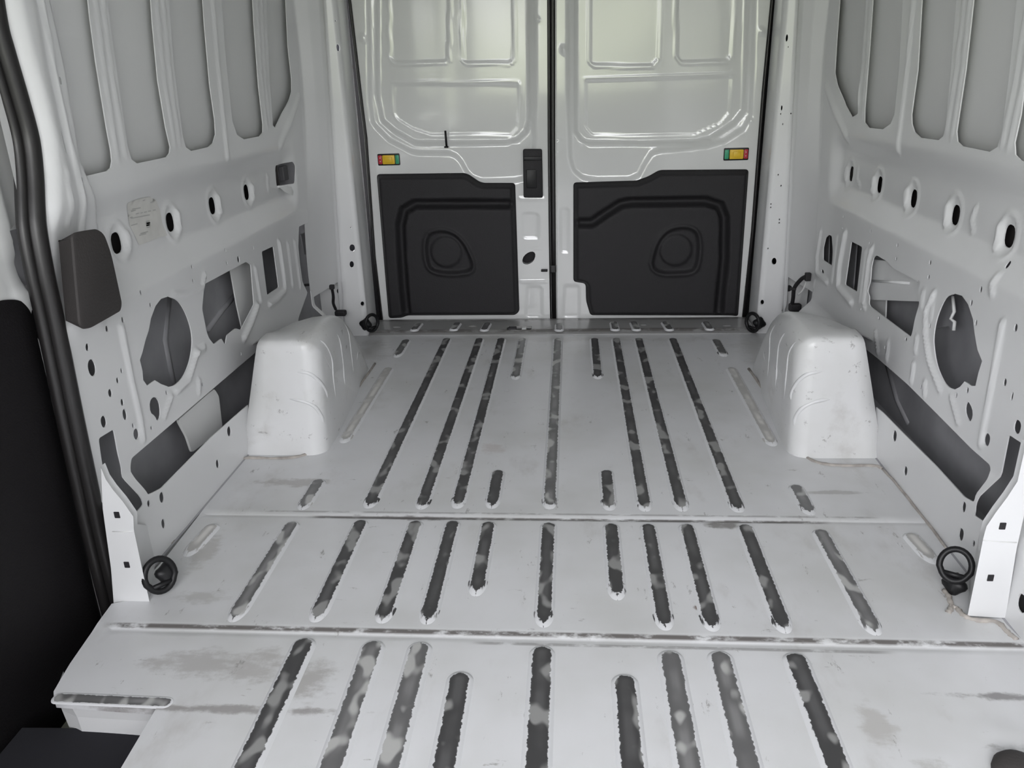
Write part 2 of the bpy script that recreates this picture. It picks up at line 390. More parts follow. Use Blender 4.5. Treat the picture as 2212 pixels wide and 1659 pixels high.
def make_rib(p0, p1, w=0.0215, h=0.0045, m_=M_rib, tail=True, shallow=1.0):
    """raised pressed rib from far end p0 to near end p1"""
    a, b = np.array(p0, float), np.array(p1, float); L = np.linalg.norm(b-a); d = (b-a)/L; s = np.array([-d[1], d[0]])
    top = w*0.66
    cols = np.array([-1, -0.88, -0.78, -0.68, -0.56, -0.25, 0, 0.25, 0.56, 0.68, 0.78, 0.88, 1])*w
    ext = 0.030 if tail else 0.0
    rows = sorted(set([round(-w+w*k/6, 4) for k in range(7)] + [round(L*k/max(2, int(L/0.02)), 4) for k in range(max(2, int(L/0.02))+1)] + [round(L+(w+ext)*k/9, 4) for k in range(10)]))
    V = []; F = []; wear = []; chip = []; seed = random.random()*9
    for r in rows:
        if r < 0: sc = math.sqrt(max(0.02, 1-(r/w)**2)); dd = -r
        elif r > L: sc = math.sqrt(max(0.02, 1-((r-L)/(w+ext))**2)); dd = (r-L)*w/(w+ext)
        else: sc = 1; dd = 0
        for c in cols:
            x = c*sc; dist = math.hypot(x, dd)
            z = h*float(sstep((w-dist)/(w-top)))
            p = a+d*r+s*x; V.append((p[0], p[1], z+0.0006-0.0012*(dist > w*0.98)))
            wv = 1-dist/(2*top)
            if r > L and tail: wv = max(wv, 0.64-abs(x)/0.022-0.16*max(0, (r-L)/(w+ext)))
            wear.append(wv); chip += [x, (r-L) if tail else -1.0, seed]
    n = len(cols)
    for i in range(len(rows)-1):
        for j in range(n-1): F.append((i*n+j, (i+1)*n+j, (i+1)*n+j+1, i*n+j+1))
    o = obj('floor_rib', V, F, m_, floor, True)
    at = o.data.attributes.new('wear', 'FLOAT', 'POINT'); at.data.foreach_set('value', wear)
    at = o.data.attributes.new('chip', 'FLOAT_VECTOR', 'POINT'); at.data.foreach_set('vector', chip)
    return o
def rib(u0, v0, u1, v1, m_=M_rib, tail=True, **k):
    p0, p1 = onz(u0, v0, .006)[:2], onz(u1, v1, .006)[:2]
    return make_rib(p0, p1, m_=m_, tail=tail, **k)
XR = [-0.002, 0.146, 0.233, 0.323, 0.458, 0.625]
def ribx(i, s, v0, v1, m_=M_rib, tail=True, **k):
    """rib on one of the floor's eleven lines, between two image heights"""
    x = XR[i]*s
    def y_at(v):
        lo, hi = 0.5, 3.4
        for _ in range(40):
            y = (lo+hi)/2; d = np.array([x, y, 0.006])-CAM; vv = 829.5-FPX*(d@UP)/(d@FW)
            if vv > v: lo = y
            else: hi = y
        return y
    return make_rib((x, y_at(v0)), (x, y_at(v1)), m_=m_, tail=tail, **k)
for i, s, a, b, m_ in [(5, -1, 735, 760, M_rib2), (5, -1, 796, 938, M_rib3), (5, -1, 1040, 1078, M_rib2), (4, -1, 732, 1074, M_rib), (3, -1, 732, 1076, M_rib), (2, -1, 732, 1074, M_rib),
    (1, -1, 732, 806, M_rib2), (1, -1, 1020, 1074, M_rib), (0, 1, 732, 1075, M_rib2), (1, 1, 732, 805, M_rib), (1, 1, 1020, 1078, M_rib), (2, 1, 732, 1080, M_rib), (3, 1, 732, 1080, M_rib),
    (4, 1, 732, 1082, M_rib), (5, 1, 734, 758, M_rib2), (5, 1, 796, 944, M_rib3), (5, 1, 1052, 1088, M_rib2),
    (5, -1, 1133, 1308, M_rib2), (4, -1, 1129, 1308, M_rib), (3, -1, 1131, 1310, M_rib), (2, -1, 1131, 1312, M_rib), (1, -1, 1133, 1252, M_rib), (0, 1, 1135, 1318, M_rib),
    (1, 1, 1137, 1260, M_rib), (2, 1, 1138, 1324, M_rib), (3, 1, 1138, 1326, M_rib), (4, 1, 1139, 1330, M_rib), (5, 1, 1150, 1334, M_rib2)]:
    ribx(i, s, a, b, m_)
for i, s, a, m_ in [(4, -1, 1391, M_rib), (3, -1, 1397, M_rib2), (2, -1, 1400, M_rib2), (1, -1, 1466, M_rib), (0, 1, 1409, M_rib), (1, 1, 1472, M_rib), (2, 1, 1419, M_rib2), (3, 1, 1420, M_rib2), (4, 1, 1424, M_rib)]:
    ribx(i, s, a, 1850, m_, tail=False, w=0.0255)
rib(455, 1138, 424, 1172, M_rib3); rib(1972, 1158, 1997, 1186, M_rib3)

# worn sheet along the threshold
def sill_f(P):
    x, y = P[:, 0], P[:, 1]
    z = 0.004+0.010*sstep((y-3.125)/0.012)-0.012*sstep((y-3.30)/0.02)
    return np.stack([x, y, z], 1)
sill_holes = []
for (u, v, a, b) in [(857, 707, .022, .012), (1021, 705, .022, .012), (1185, 707, .018, .008), (1570, 704, .020, .010), (1390, 702, .016, .008)]:
    q = onz(u, v, .014); sill_holes.append(ell(q[0], q[1], a*0.8, b*0.8, 12))
q = onz(1122, 708, .014); sill_holes.append(rounded(rect(q[0], q[1], 0.052, 0.026), .006))
sill = sheet('sill_plate', [(-0.80, 3.112), (0.80, 3.112), (0.80, 3.36), (-0.80, 3.36)], sill_holes, 0.014, sill_f, M_sill, floor, flange=(0, 0, -0.012))
o = obj('sill_cavity', [(-0.8, 3.11, -0.02), (0.8, 3.11, -0.02), (0.8, 3.36, -0.02), (-0.8, 3.36, -0.02)], [(0, 1, 2, 3)], M_cav, floor)
for (u0, v0, u1, v1) in [(905, 700, 895, 712), (988, 700, 980, 711), (1053, 700, 1046, 712), (1208, 702, 1208, 712), (1326, 698, 1329, 711), (1369, 698, 1375, 711), (1437, 698, 1446, 711), (1525, 698, 1533, 710)]:
    p0, p1 = onz(u0, v0, .016), onz(u1, v1, .016)
    r_ = make_rib(p0[:2], p1[:2], w=0.020, h=0.006, m_=M_rib2, tail=False); r_.name = 'sill_rib'; r_.location.z = 0.0135
q = onz(1122, 708, .010); lt = box('latch_striker', (q[0]-0.03, q[1], 0.004), (0.035, 0.035, 0.018), M_grey, floor, 0.003)
box('latch_striker', (q[0]+0.02, q[1], 0.004), (0.02, 0.03, 0.014), M_skin, floor, 0.003)

# ------------------------------------------------------------------ side walls
ORG = {'z1': (0, 0, 2.989), 'z4': (0, 500, 2.989), 'zL': (180, 330, 3.95), 'z5': (180, 700, 3.606), 'z7': (600, 420, 5.185), 'z3': (1472, 0, 2.989),
       'z6': (1472, 500, 2.989), 'A': (1720, 300, 4.496), 'B': (1720, 600, 4.496), 'D': (1820, 920, 3.456), 'z8': (1580, 380, 4.608), 'z2': (740, 0, 2.989), 'zc': (740, 350, 2.989), 'p': (0, 0, 1)}
def px(k, pts): ox, oy, s = ORG[k]; return [(ox+x/s, oy+y/s) for x, y in pts]
def wpoly(side, k, pts): return [wp(u, v, side) for u, v in px(k, pts)]
def arc(pts): return [(float(p[0]), float(p[1])) for p in spline([(a, b, 0) for a, b in pts], 4)]
def tall(poly, top=1.70):
    """carry a panel opening whose upper end lies above the picture on up to the roof rail"""
    a, b = poly[0], poly[-1]; return [(a[0]-(poly[1][0]-a[0])*0.3, top)]+poly+[(b[0], top)]

LW_openings = [tall(wpoly(-1, 'z1', q)) for q in (
    [(325, 0), (350, 200), (410, 500), (500, 1040), (540, 1140), (690, 1105), (715, 1085), (724, 1040), (715, 960), (690, 830), (620, 400), (580, 100), (570, 0)],
    [(690, 0), (760, 500), (825, 950), (850, 1030), (885, 1055), (1075, 1015), (1095, 990), (1100, 950), (1070, 820), (1020, 520), (985, 150), (975, 0)],
    [(1090, 0), (1120, 400), (1180, 880), (1200, 950), (1235, 975), (1345, 950), (1375, 925), (1392, 870), (1388, 780), (1355, 550), (1320, 150), (1310, 0)],
    [(1430, 0), (1460, 400), (1500, 780), (1530, 870), (1575, 900), (1675, 880), (1697, 855), (1698, 800), (1670, 560), (1640, 150), (1632, 0)],
    [(1720, 0), (1740, 500), (1762, 810), (1778, 825), (1870, 640), (1884, 590), (1883, 510), (1860, 300), (1845, 0)])]
RW_openings = [tall(wpoly(1, 'z3', q)) for q in (
    [(1190, 0), (1165, 400), (1140, 735), (1102, 757), (1060, 680), (1005, 545), (990, 470), (1003, 250), (1022, 0)],
    [(1430, 0), (1405, 450), (1375, 740), (1350, 800), (1300, 835), (1210, 825), (1182, 790), (1183, 700), (1215, 300), (1235, 0)],
    [(1775, 0), (1740, 450), (1705, 820), (1690, 880), (1660, 905), (1545, 890), (1505, 855), (1487, 800), (1485, 740), (1525, 450), (1552, 0)],
    [(2165, 0), (2120, 450), (2070, 850), (2040, 950), (1990, 980), (1815, 945), (1782, 915), (1775, 850), (1835, 450), (1885, 0)],
    [(2690, 0), (2620, 450), (2560, 1000), (2500, 1120), (2260, 1060), (2190, 1035), (2155, 1000), (2150, 920), (2190, 740), (2290, 0)])]
def circ(side, k, cx, cy, hy, hz, p=0.75):
    c = wp(*px(k, [(cx, cy)])[0], side); return ell(c[0], c[1], hy, hz, 16, p)
def sq(side, k, cx, cy, hy, hz):
    c = wp(*px(k, [(cx, cy)])[0], side); return rounded(rect(c[0], c[1], hy, hz), 0.003, 2)
LW_holes = [circ(-1, 'zL', x, y, .0205, .0240) for x, y in ((298, 770), (755, 592), (1112, 452), (1403, 337))]
RW_holes = [circ(1, 'A', x, y, .0205, .0240) for x, y in ((523, 340), (796, 445), (1125, 580), (1530, 740), (2050, 945))]
LW_holes += [rounded(wpoly(-1, 'zL', [(1640, 110), (1790, 75), (1812, 110), (1805, 262), (1650, 290)]), .008),
    arc(wpoly(-1, 'z4', [(1085, 420), (1150, 450), (1200, 530), (1235, 640), (1240, 740), (1220, 850), (1180, 940), (1130, 990), (1090, 1003)])) + wpoly(-1, 'z4', [(1040, 985), (1000, 960), (950, 995), (925, 960), (920, 900), (903, 830), (920, 780), (940, 700), (960, 640), (975, 560), (1005, 480), (1040, 435)]),
    smooth_closed(wpoly(-1, 'z4', [(990, 1065), (1020, 1080), (1035, 1130), (1035, 1200), (1015, 1228), (1000, 1190), (970, 1170), (965, 1100)]), 1),
    rounded(wpoly(-1, 'z4', [(1320, 340), (1590, 195), (1620, 215), (1630, 340), (1640, 470), (1555, 635), (1520, 625), (1465, 670), (1455, 735), (1430, 690), (1380, 728), (1350, 690), (1335, 650), (1305, 500)]), .006, 2),
    rounded(wpoly(-1, 'z4', [(1690, 130), (1765, 95), (1800, 360), (1725, 410)]), .006, 2),
    rounded(wpoly(-1, 'zL', [(1840, 630), (1945, 580), (1968, 640), (1960, 790), (1975, 860), (1965, 980), (2005, 1060), (2020, 1120), (2005, 1160), (1935, 1180), (1930, 1230), (1870, 1100), (1850, 950), (1835, 800)]), .006, 2),
    rounded(wpoly(-1, 'zL', [(1998, 570), (2035, 580), (2115, 545), (2145, 820), (2090, 870), (2060, 960), (2022, 800)]), .006, 2),
    rounded(wpoly(-1, 'p', [(284, 990), (537, 774), (600, 720), (600, 820), (520, 888), (457, 944), (349, 1054), (319, 1069), (291, 1033)]), .006, 2),
    rounded(wpoly(-1, 'p', [(213, 947), (246, 927), (255, 977), (263, 1010), (310, 1090), (288, 1114), (244, 1060), (226, 1033), (219, 991)]), .006, 2)]
RW_holes += [rounded(wpoly(1, 'A', [(180, 885), (205, 900), (165, 1250), (143, 1250)]), .004, 2),
    rounded(wpoly(1, 'A', [(320, 930), (345, 945), (355, 1100), (345, 1230), (260, 1175), (262, 1060), (285, 960)]), .006, 2),
    rounded(wpoly(1, 'A', [(535, 995), (640, 1050), (590, 1485), (475, 1415)]), .006, 2),
    rounded(wpoly(1, 'A', [(750, 1150), (780, 1130), (880, 1190), (960, 1270), (1080, 1330), (1180, 1390), (1180, 1440), (1195, 1600), (1165, 1700), (1145, 1780), (1135, 1840), (1115, 1925), (720, 1630), (705, 1600), (712, 1530), (690, 1480), (720, 1380), (728, 1250)]), .008, 2),
    arc(wpoly(1, 'B', [(1540, 155), (1450, 200), (1370, 380), (1335, 560), (1340, 700), (1370, 860), (1430, 1000), (1480, 1060), (1540, 1085)])) + wpoly(1, 'B', [(1590, 1060), (1635, 1005), (1700, 1050), (1740, 1050), (1770, 920), (1805, 810), (1760, 700), (1735, 560), (1715, 400), (1670, 260), (1610, 175)]),
    smooth_closed(wpoly(1, 'B', [(1665, 1190), (1640, 1250), (1645, 1330), (1685, 1410), (1715, 1350), (1710, 1270)]), 1),
    rounded(wpoly(1, 'p', [(1820, 715), (1898, 776), (1960, 830), (2098, 969), (2138, 1004), (2133, 1035), (2104, 1085), (2082, 1073), (2019, 1004), (1935, 920), (1907, 891), (1820, 820)]), .006, 2),
    rounded(wpoly(1, 'p', [(2179, 939), (2208, 958), (2199, 1036), (2176, 1072), (2133, 1132), (2104, 1113), (2106, 1105), (2153, 1036), (2164, 1015)]), .006, 2)]
for k, x, y, hy, hz in [('z1', 345, 522, .004, .007), ('z1', 485, 1165, .004, .007), ('z1', 345, 918, .003, .022), ('z4', 910, 395, .004, .006), ('z4', 793, 570, .005, .007), ('z4', 690, 628, .006, .007),
        ('z4', 562, 747, .006, .008), ('z4', 594, 880, .013, .018), ('z4', 760, 962, .005, .007), ('z4', 785, 898, .004, .006), ('z4', 790, 1103, .006, .008), ('z4', 806, 1182, .008, .013), ('z4', 670, 1228, .010, .013),
        ('z4', 880, 1308, .011, .013), ('z4', 712, 1043, .007, .009), ('z4', 1307, 988, .004, .006), ('z4', 1555, 790, .004, .005), ('z4', 860, 1253, .004, .006), ('z4', 972, 475, .004, .006),
        ('z4', 1240, 228, .004, .006), ('z4', 1248, 318, .004, .006), ('z4', 1328, 290, .006, .008), ('z4', 1540, 180, .008, .010), ('z4', 1465, 203, .004, .006), ('z4', 1455, 120, .004, .006), ('z4', 1635, 105, .004, .006),
        ('z4', 1075, 1040, .004, .006), ('z4', 978, 1268, .004, .005), ('z4', 1480, 1290, .012, .014), ('z4', 1405, 1500, .009, .012),
        ('z5', 612, 1350, .010, .013), ('z5', 624, 1555, .008, .012), ('z5', 466, 1625, .004, .006), ('z5', 510, 1398, .006, .008), ('zL', 1970, 443, .004, .006), ('zL', 2172, 985, .008, .010), ('zL', 2100, 1043, .005, .006)]:
    LW_holes.append(circ(-1, k, x, y, hy, hz, 0.9))
for k, x, y, hy, hz in [('A', 193, 635, .008, .009), ('A', 458, 757, .005, .005), ('A', 722, 895, .005, .006), ('A', 982, 1033, .005, .006), ('A', 1300, 1200, .005, .006), ('A', 970, 1162, .005, .005), ('A', 712, 1015, .004, .005),
        ('A', 450, 865, .004, .005), ('A', 1285, 1340, .005, .006), ('A', 1792, 1462, .005, .007), ('A', 2055, 1223, .006, .008), ('A', 1183, 1418, .009, .011), ('A', 255, 1287, .014, .006), ('A', 1700, 1592, .005, .007),
        ('B', 1745, 437, .005, .007), ('B', 2131, 485, .006, .008), ('B', 2026, 1015, .006, .008), ('B', 2095, 1150, .004, .009), ('B', 2147, 1448, .012, .014), ('B', 1853, 1572, .011, .014), ('B', 1555, 1140, .004, .006),
        ('B', 1662, 1092, .005, .007), ('B', 1212, 1055, .004, .006), ('B', 862, 675, .004, .006), ('B', 1065, 598, .006, .005), ('B', 802, 392, .006, .005), ('B', 955, 1535, .012, .015), ('B', 1298, 467, .004, .006), ('B', 630, 305, .004, .005),
        ('D', 470, 335, .010, .012), ('D', 885, 810, .010, .014), ('D', 905, 605, .008, .012), ('D', 978, 877, .005, .007), ('D', 1338, 1325, .014, .018)]:
    RW_holes.append(circ(1, k, x, y, hy, hz, 0.8))

# pressed beads (points, half width, height)
LW_beads = [(wpoly(-1, k, q), w, h) for k, q, w, h in [
    ('z4', [(785, 620), (850, 960), (905, 1200), (925, 1340)], .012, .006), ('z4', [(1105, 1065), (1060, 1190)], .012, .006), ('z4', [(1285, 965), (1285, 1040)], .010, .005),
    ('z4', [(1660, 480), (1620, 590), (1575, 690)], .016, .010), ('z4', [(1800, 70), (1835, 300), (1840, 380), (1790, 440), (1740, 470)], .014, .008), ('z4', [(1858, 80), (1890, 350)], .010, .006),
    ('z4', [(1900, 60), (1940, 360)], .010, .006), ('z4', [(1645, 230), (1685, 450)], .010, .006), ('z4', [(1270, 780), (1215, 960), (1140, 1030)], .014, .008), ('z4', [(1320, 745), (1260, 790)], .010, .006),
    ('z4', [(1320, 190+90), (1310, 360), (1200, 400), (1120, 400)], .010, .005), ('zL', [(1570, 200), (1578, 330)], .008, .005),
    ('zL', [(1440, 275), (1445, 390)], .010, .007), ('zL', [(1150, 380), (1165, 510)], .010, .007), ('zL', [(800, 510), (815, 650)], .011, .007), ('zL', [(370, 690), (385, 820)], .012, .007),
    ('zL', [(2135, 480), (2165, 880)], .010, .006), ('zL', [(1960, 565), (1990, 820), (2040, 1150)], .007, .006),
    ('z1', [(620, 0), (670, 420), (760, 1030)], .008, .004), ('z1', [(665, 0), (725, 480), (812, 1000)], .008, .004),
    ('z1', [(1012, 0), (1060, 480), (1130, 950)], .007, .004), ('z1', [(1055, 0), (1100, 480), (1162, 930)], .007, .004),
    ('z1', [(1372, 0), (1405, 400), (1468, 1020)], .012, .007),
    ('z1', [(1660, 0), (1690, 500), (1725, 820)], .006, .004), ('z1', [(1690, 0), (1715, 500), (1745, 810)], .006, .004), ('z1', [(1930, 620), (1810, 940)], .02, .007),
    ('z1', [(345, 1100), (355, 1450)], .006, .004)]]
RW_beads = [(wpoly(1, k, q), w, h) for k, q, w, h in [
    ('B', [(2005, 440), (1940, 800), (1870, 1200), (1790, 1620)], .012, .007), ('B', [(1510, 1165), (1575, 1400)], .012, .006), ('B', [(1235, 130), (1220, 290)], .009, .006),
    ('B', [(1340, 150), (1260, 330), (1255, 560), (1290, 800), (1400, 1090)], .011, .008), ('B', [(1325, 230), (1305, 390)], .007, .005), ('B', [(1170, 570), (1160, 720)], .009, .006), ('B', [(1140, 830), (1120, 1010)], .009, .006),
    ('B', [(1250, 1010), (1247, 1130)], .009, .006), ('B', [(895, 620), (880, 800)], .009, .006), ('B', [(768, 520), (795, 730)], .008, .006),
    ('A', [(245, 900), (205, 1150), (205, 1300), (300, 1390)], .015, .009), ('A', [(400, 950), (345, 1390)], .008, .006), ('A', [(480, 920), (420, 1250), (410, 1440), (540, 1590)], .018, .010),
    ('A', [(680, 1080), (615, 1580)], .008, .006), ('A', [(740, 1060), (700, 1200), (655, 1590), (668, 1640)], .011, .008), ('A', [(175, 1370), (168, 1510)], .006, .005), ('A', [(195, 900), (160, 1250)], .010, .002),
    ('A', [(490, 280), (485, 400)], .008, .006), ('A', [(600, 290), (590, 400), (620, 470)], .007, .005), ('A', [(755, 370), (745, 510)], .009, .007), ('A', [(1080, 490), (1065, 650)], .010, .007), ('A', [(1480, 640), (1455, 820)], .011, .007),
    ('A', [(1985, 850), (1950, 1050)], .012, .007), ('A', [(1745, 670), (1705, 790), (1720, 900)], .009, .005), ('A', [(1960, 1320), (1905, 1400), (1905, 1500)], .012, .006),
    ('z3', [(1195, 0), (1165, 450), (1135, 750)], .006, .004), ('z3', [(1220, 0), (1195, 400), (1165, 750)], .006, .004), ('z3', [(1500, 0), (1455, 500), (1405, 980)], .013, .008),
    ('z3', [(1825, 0), (1770, 450), (1710, 850)], .007, .004), ('z3', [(1860, 0), (1805, 500), (1745, 880)], .007, .004), ('z3', [(2212, 150), (2150, 550), (2070, 930)], .009, .004), ('z3', [(2260, 150), (2200, 550), (2110, 960)], .009, .004),
    ('z3', [(935, 560), (1070, 890)], .02, .007)]]
def tallb(b):
    p, w, h = b
    return ([(p[0][0], 1.70)]+p, w, h) if p[0][1] > 1.05 else b
LW_beads = [tallb(b) for b in LW_beads]; RW_beads = [tallb(b) for b in RW_beads]

crease = wpoly(-1, 'z1', [(205, 0), (215, 20), (290, 450), (390, 900), (480, 1480)])
pedge = wpoly(-1, 'z1', [(300, 0), (345, 200), (400, 450), (500, 1040), (620, 1460)])
def wall_f(side):
    beads = LW_beads if side < 0 else RW_beads
    big = (LW_holes if side < 0 else RW_holes)
    circ_c = big[5] if side < 0 else None
    def f(P, add=0.0):
        y, z = P[:, 0], P[:, 1]; x = XB(y, z)-add
        for pts, w, h in beads:
            d = dline(P, pts); x = x-h*sstep(1-d/w)
        # dished surround where the oval holes sit, mouth of the long slot folded back
        for h_ in big[:4 if side < 0 else 5]:
            c = np.mean(np.array(h_), 0); r = np.hypot((y-c[0])/1.0, (z-c[1])*0.8); x = x+0.004*sstep(1-(r-0.02)/0.018)-0.003*sstep(1-np.abs(r-0.036)/0.010)
        for h_ in (LW_openings if side < 0 else RW_openings):
            pass
        if side < 0:
            pz = [q[1] for q in pedge][::-1]; py = [q[0] for q in pedge][::-1]; yy = np.interp(z, pz, py)
            on = sstep((z-0.64)/0.12); x = x-0.014*on*sstep((yy-y)/0.012)
            cz = [q[1] for q in crease][::-1]; cy = [q[0] for q in crease][::-1]; yc = np.interp(z, cz, cy)
            x = x-0.010*sstep(1-np.abs(y-yc)/0.012)*sstep((z-0.60)/0.1)-0.014*sstep((yc-y)/0.05)*sstep((z-0.5)/0.1)
        if side < 0:
            de = y-np.interp(z, ELZ, ELY); x = x+0.034*sstep(1-de/0.042)*sstep((z-0.5)/0.25)
        return np.stack([side*x, y, z], 1)
    return f
YEND = 2.865
ARCH_CUT = [(2.03, -0.03), (2.03, 0.02), (2.06, 0.20), (2.24, 0.205), (2.36, 0.205), (2.50, 0.18), (2.60, 0.09), (2.66, -0.0), (2.68, -0.03)]
seal_px = [(-12, 40), (6, 110), (36, 211), (60, 301), (69, 380), (72, 452), (76, 500), (92, 590), (116, 700), (157, 901), (190, 1055), (204, 1120), (232, 1240), (252, 1320)]
seal_w = [onx(u, v, -0.945) for u, v in seal_px]
edgeL = [(float(p[1])+0.004-0.014*float(sstep((p[2]-0.45)/0.3)), float(p[2])) for p in seal_w]
ELZ = [q[1] for q in edgeL][::-1]+[1.72]; ELY = [q[0] for q in edgeL][::-1]+[edgeL[0][0]+0.03]
LW_out = [(edgeL[0][0]+0.03, 1.72)] + edgeL[:-1] + [(1.345, -0.02), (YEND, -0.02), (YEND, 0.3), (3.03, 1.1), (3.03, 1.72)]
# the openings right behind the rear pillar, low down over the wheel arch
LW_holes.append(rounded([(2.60, 0.12), (2.66, 0.205), (2.79, 0.265), (2.84, 0.30), (2.84, 0.12)], .006, 2))
def near(y0, y1, z1): return lambda G: (G[:, 0] > y0) & (G[:, 1] < z1)
wl = kind(sheet('wall_left', LW_out, LW_openings+LW_holes+[ARCH_CUT], 0.0075, wall_f(-1), M_paint, flange=(-0.0025, 0, 0), region=near(1.2, 3, 1.28)))
RW_out = [(-1.25, -0.02), (-1.25, 1.72), (3.03, 1.72), (3.03, 1.1), (YEND, 0.3), (YEND, -0.02)]  # no cab window on this side, closed to dim the left wall
wr = kind(sheet('wall_right', RW_out, RW_openings+RW_holes+[ARCH_CUT], 0.0075, wall_f(1), M_paint, flange=(0.0025, 0, 0), region=near(1.3, 3, 1.28)))

# outer skins behind the pressed inner frames, cavity floor and stiffeners
def skin(side, y0, y1, parent):
    Pz = [(0.02, 1.0), (0.30, 1.012), (0.60, 1.010), (0.76, 0.990), (0.79, 0.957), (1.20, 0.950), (1.72, 0.938)]
    V = []; F = []
    for y in np.linspace(y0, y1, 14):
        for z, x in Pz: V.append((side*x, y, z))
    n = len(Pz)
    for i in range(13):
        for j in range(n-1): F.append((i*n+j, (i+1)*n+j, (i+1)*n+j+1, i*n+j+1))
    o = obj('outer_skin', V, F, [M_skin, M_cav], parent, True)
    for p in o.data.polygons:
        if o.data.vertices[p.vertices[0]].co.z < 0.75: p.material_index = 1  # same sheet, coloured darker below for the shade in the cavity
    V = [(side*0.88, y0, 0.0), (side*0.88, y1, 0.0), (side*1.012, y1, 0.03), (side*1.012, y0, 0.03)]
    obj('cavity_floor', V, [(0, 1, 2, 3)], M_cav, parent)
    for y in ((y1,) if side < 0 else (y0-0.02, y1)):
        obj('cavity_end', [(side*0.966, y, -0.05), (side*1.03, y, -0.05), (side*1.03, y, 1.8), (side*0.966, y, 1.8)], [(0, 1, 2, 3)], M_cav, parent)  # cap added to shut sky light out of the cavity
    obj('cavity_outer', [(side*1.03, y0-0.02, -0.05), (side*1.03, y1, -0.05), (side*1.03, y1, 1.8), (side*1.03, y0-0.02, 1.8)], [(0, 1, 2, 3)], M_cav, parent)  # unseen sheet added to keep the cavity dark from outside
skin(-1, 1.40, 3.30, wl); skin(1, 1.20, 3.30, wr)
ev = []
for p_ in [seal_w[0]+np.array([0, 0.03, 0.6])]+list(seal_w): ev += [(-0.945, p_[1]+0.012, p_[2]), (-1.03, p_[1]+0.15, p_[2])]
obj('cavity_end', ev, [(2*i, 2*i+1, 2*i+3, 2*i+2) for i in range(len(ev)//2-1)], M_cav, wl, True)  # unseen cap along the seal, added against light leaking in
for sd_, wall_ in ((-1, wl), (1, wr)):                      # closed box rail behind the oval holes, coloured near-black for the shade inside
    V = []; F = []
    for y in (1.46, 2.765):
        V += [(sd_*x, y, z) for x, z in ((0.968, 0.622), (0.995, 0.622), (0.995, 0.752), (0.968, 0.752))]
    F = [(0, 1, 5, 4), (1, 2, 6, 5), (2, 3, 7, 6), (0, 3, 2, 1), (4, 5, 6, 7)]
    obj('box_rail', V, F, M_holeshade, wall_)
obj('outer_skin', [(1.0, -0.30, -0.02), (1.0, 1.25, -0.02), (1.0, 1.25, 1.72), (1.0, -0.30, 1.72)], [(0, 1, 2, 3)], M_skin, wr)
def plate_px(name, side, x, k, pts, m_, parent, t=0.004, r=0.004):
    poly = [tuple(onx(u, v, side*x)[1:]) for u, v in px(k, pts)]
    return prism(name, rounded(poly, r, 2), lambda a, b, h: (side*(x-h), a, b), t, m_, parent)
plate_px('bracket_plate', 1, 0.955, 'A', [(700, 1165), (900, 1185), (1250, 1240), (1250, 1580), (690, 1560)], M_paint, wr, 0.006)
tube('plate_bead', [onx(*px('A', [(725, 1378)])[0], 0.948), onx(*px('A', [(1100, 1400)])[0], 0.948)], 0.004, M_paint, wr)
plate_px('stiffener', 1, 0.985, 'B', [(700, 180), (885, 190), (870, 560), (700, 400)], M_skin, wr)
plate_px('stiffener', 1, 0.975, 'B', [(1330, 150), (1520, 150), (1530, 520), (1500, 470), (1330, 495)], M_cav, wr)
tube('stiffener_edge', [onx(*px('B', [q])[0], 0.962) for q in ((1520, 180), (1535, 330), (1500, 400), (1540, 430), (1530, 510))], 0.004, M_skin, wr)
plate_px('stiffener', 1, 0.985, 'A', [(500, 950), (600, 1000), (560, 1500), (440, 1400)], M_cav, wr)
plate_px('stiffener', 1, 0.975, 'A', [(260, 900), (330, 940), (320, 1250), (240, 1200)], M_cav, wr)
tube('cavity_fold', [onx(*px('B', [q])[0], 1.004) for q in ((890, 850), (990, 1200), (1100, 1420))], 0.008, M_cav, wr)
plate_px('stiffener', -1, 0.975, 'zL', [(1245, 990), (1430, 900), (1480, 1300), (1345, 1500), (1300, 1300)], M_skin, wl)
plate_px('stiffener', -1, 0.955, 'z5', [(720, 750), (960, 540), (1005, 505), (1040, 560), (1068, 800), (990, 880), (830, 1000), (790, 880)], M_skin, wl, 0.006, 0.008)
tube('cavity_fold', [onx(*px('z4', [q])[0], -1.017) for q in ((1080, 420), (1050, 700), (1110, 1000))], 0.012, M_cav, wl)
tube('cavity_fold', [onx(*px('z4', [q])[0], -1.014) for q in ((1330, 640), (1420, 520), (1560, 350))], 0.010, M_cav, wl)
plate_px('stiffener', -1, 0.97, 'zL', [(1850, 700), (1960, 640), (1970, 870), (1880, 870)], M_cav, wl)
tube('stiffener_edge', [onx(*px('zL', [q])[0], -0.965) for q in ((2000, 600), (2060, 700), (2120, 760))], 0.010, M_plastic, wl)
tube('clip', [onx(*px('zL', [q])[0], -0.945) for q in ((1890, 1130), (1940, 1125), (1960, 1100), (2000, 1110), (2020, 1150))], 0.005, M_plastic, wl)
box('lock_mechanism', onx(*px('zL', [(1708, 175)])[0], -0.955), (0.02, 0.045, 0.05), M_grey, wl, 0.004)
# ragged lip bent out under the square hole
lip = [onx(*px('zL', [q])[0], -0.955) for q in ((1660, 290), (1800, 285), (1830, 255))]
tube('bent_lip', lip, 0.004, M_paint, wl)
q0 = onx(*px('zL', [(1670, 292)])[0], -0.952); q1 = onx(*px('zL', [(1795, 288)])[0], -0.952); q2 = onx(*px('zL', [(1790, 365)])[0], -0.935); q3 = onx(*px('zL', [(1720, 335)])[0], -0.938)
obj('bent_lip', [q0, q1, q2, q3, (q0+q1)/2+(0.012, 0, 0)], [(0, 4, 3), (4, 1, 2), (4, 2, 3)], M_paint, wl, True)

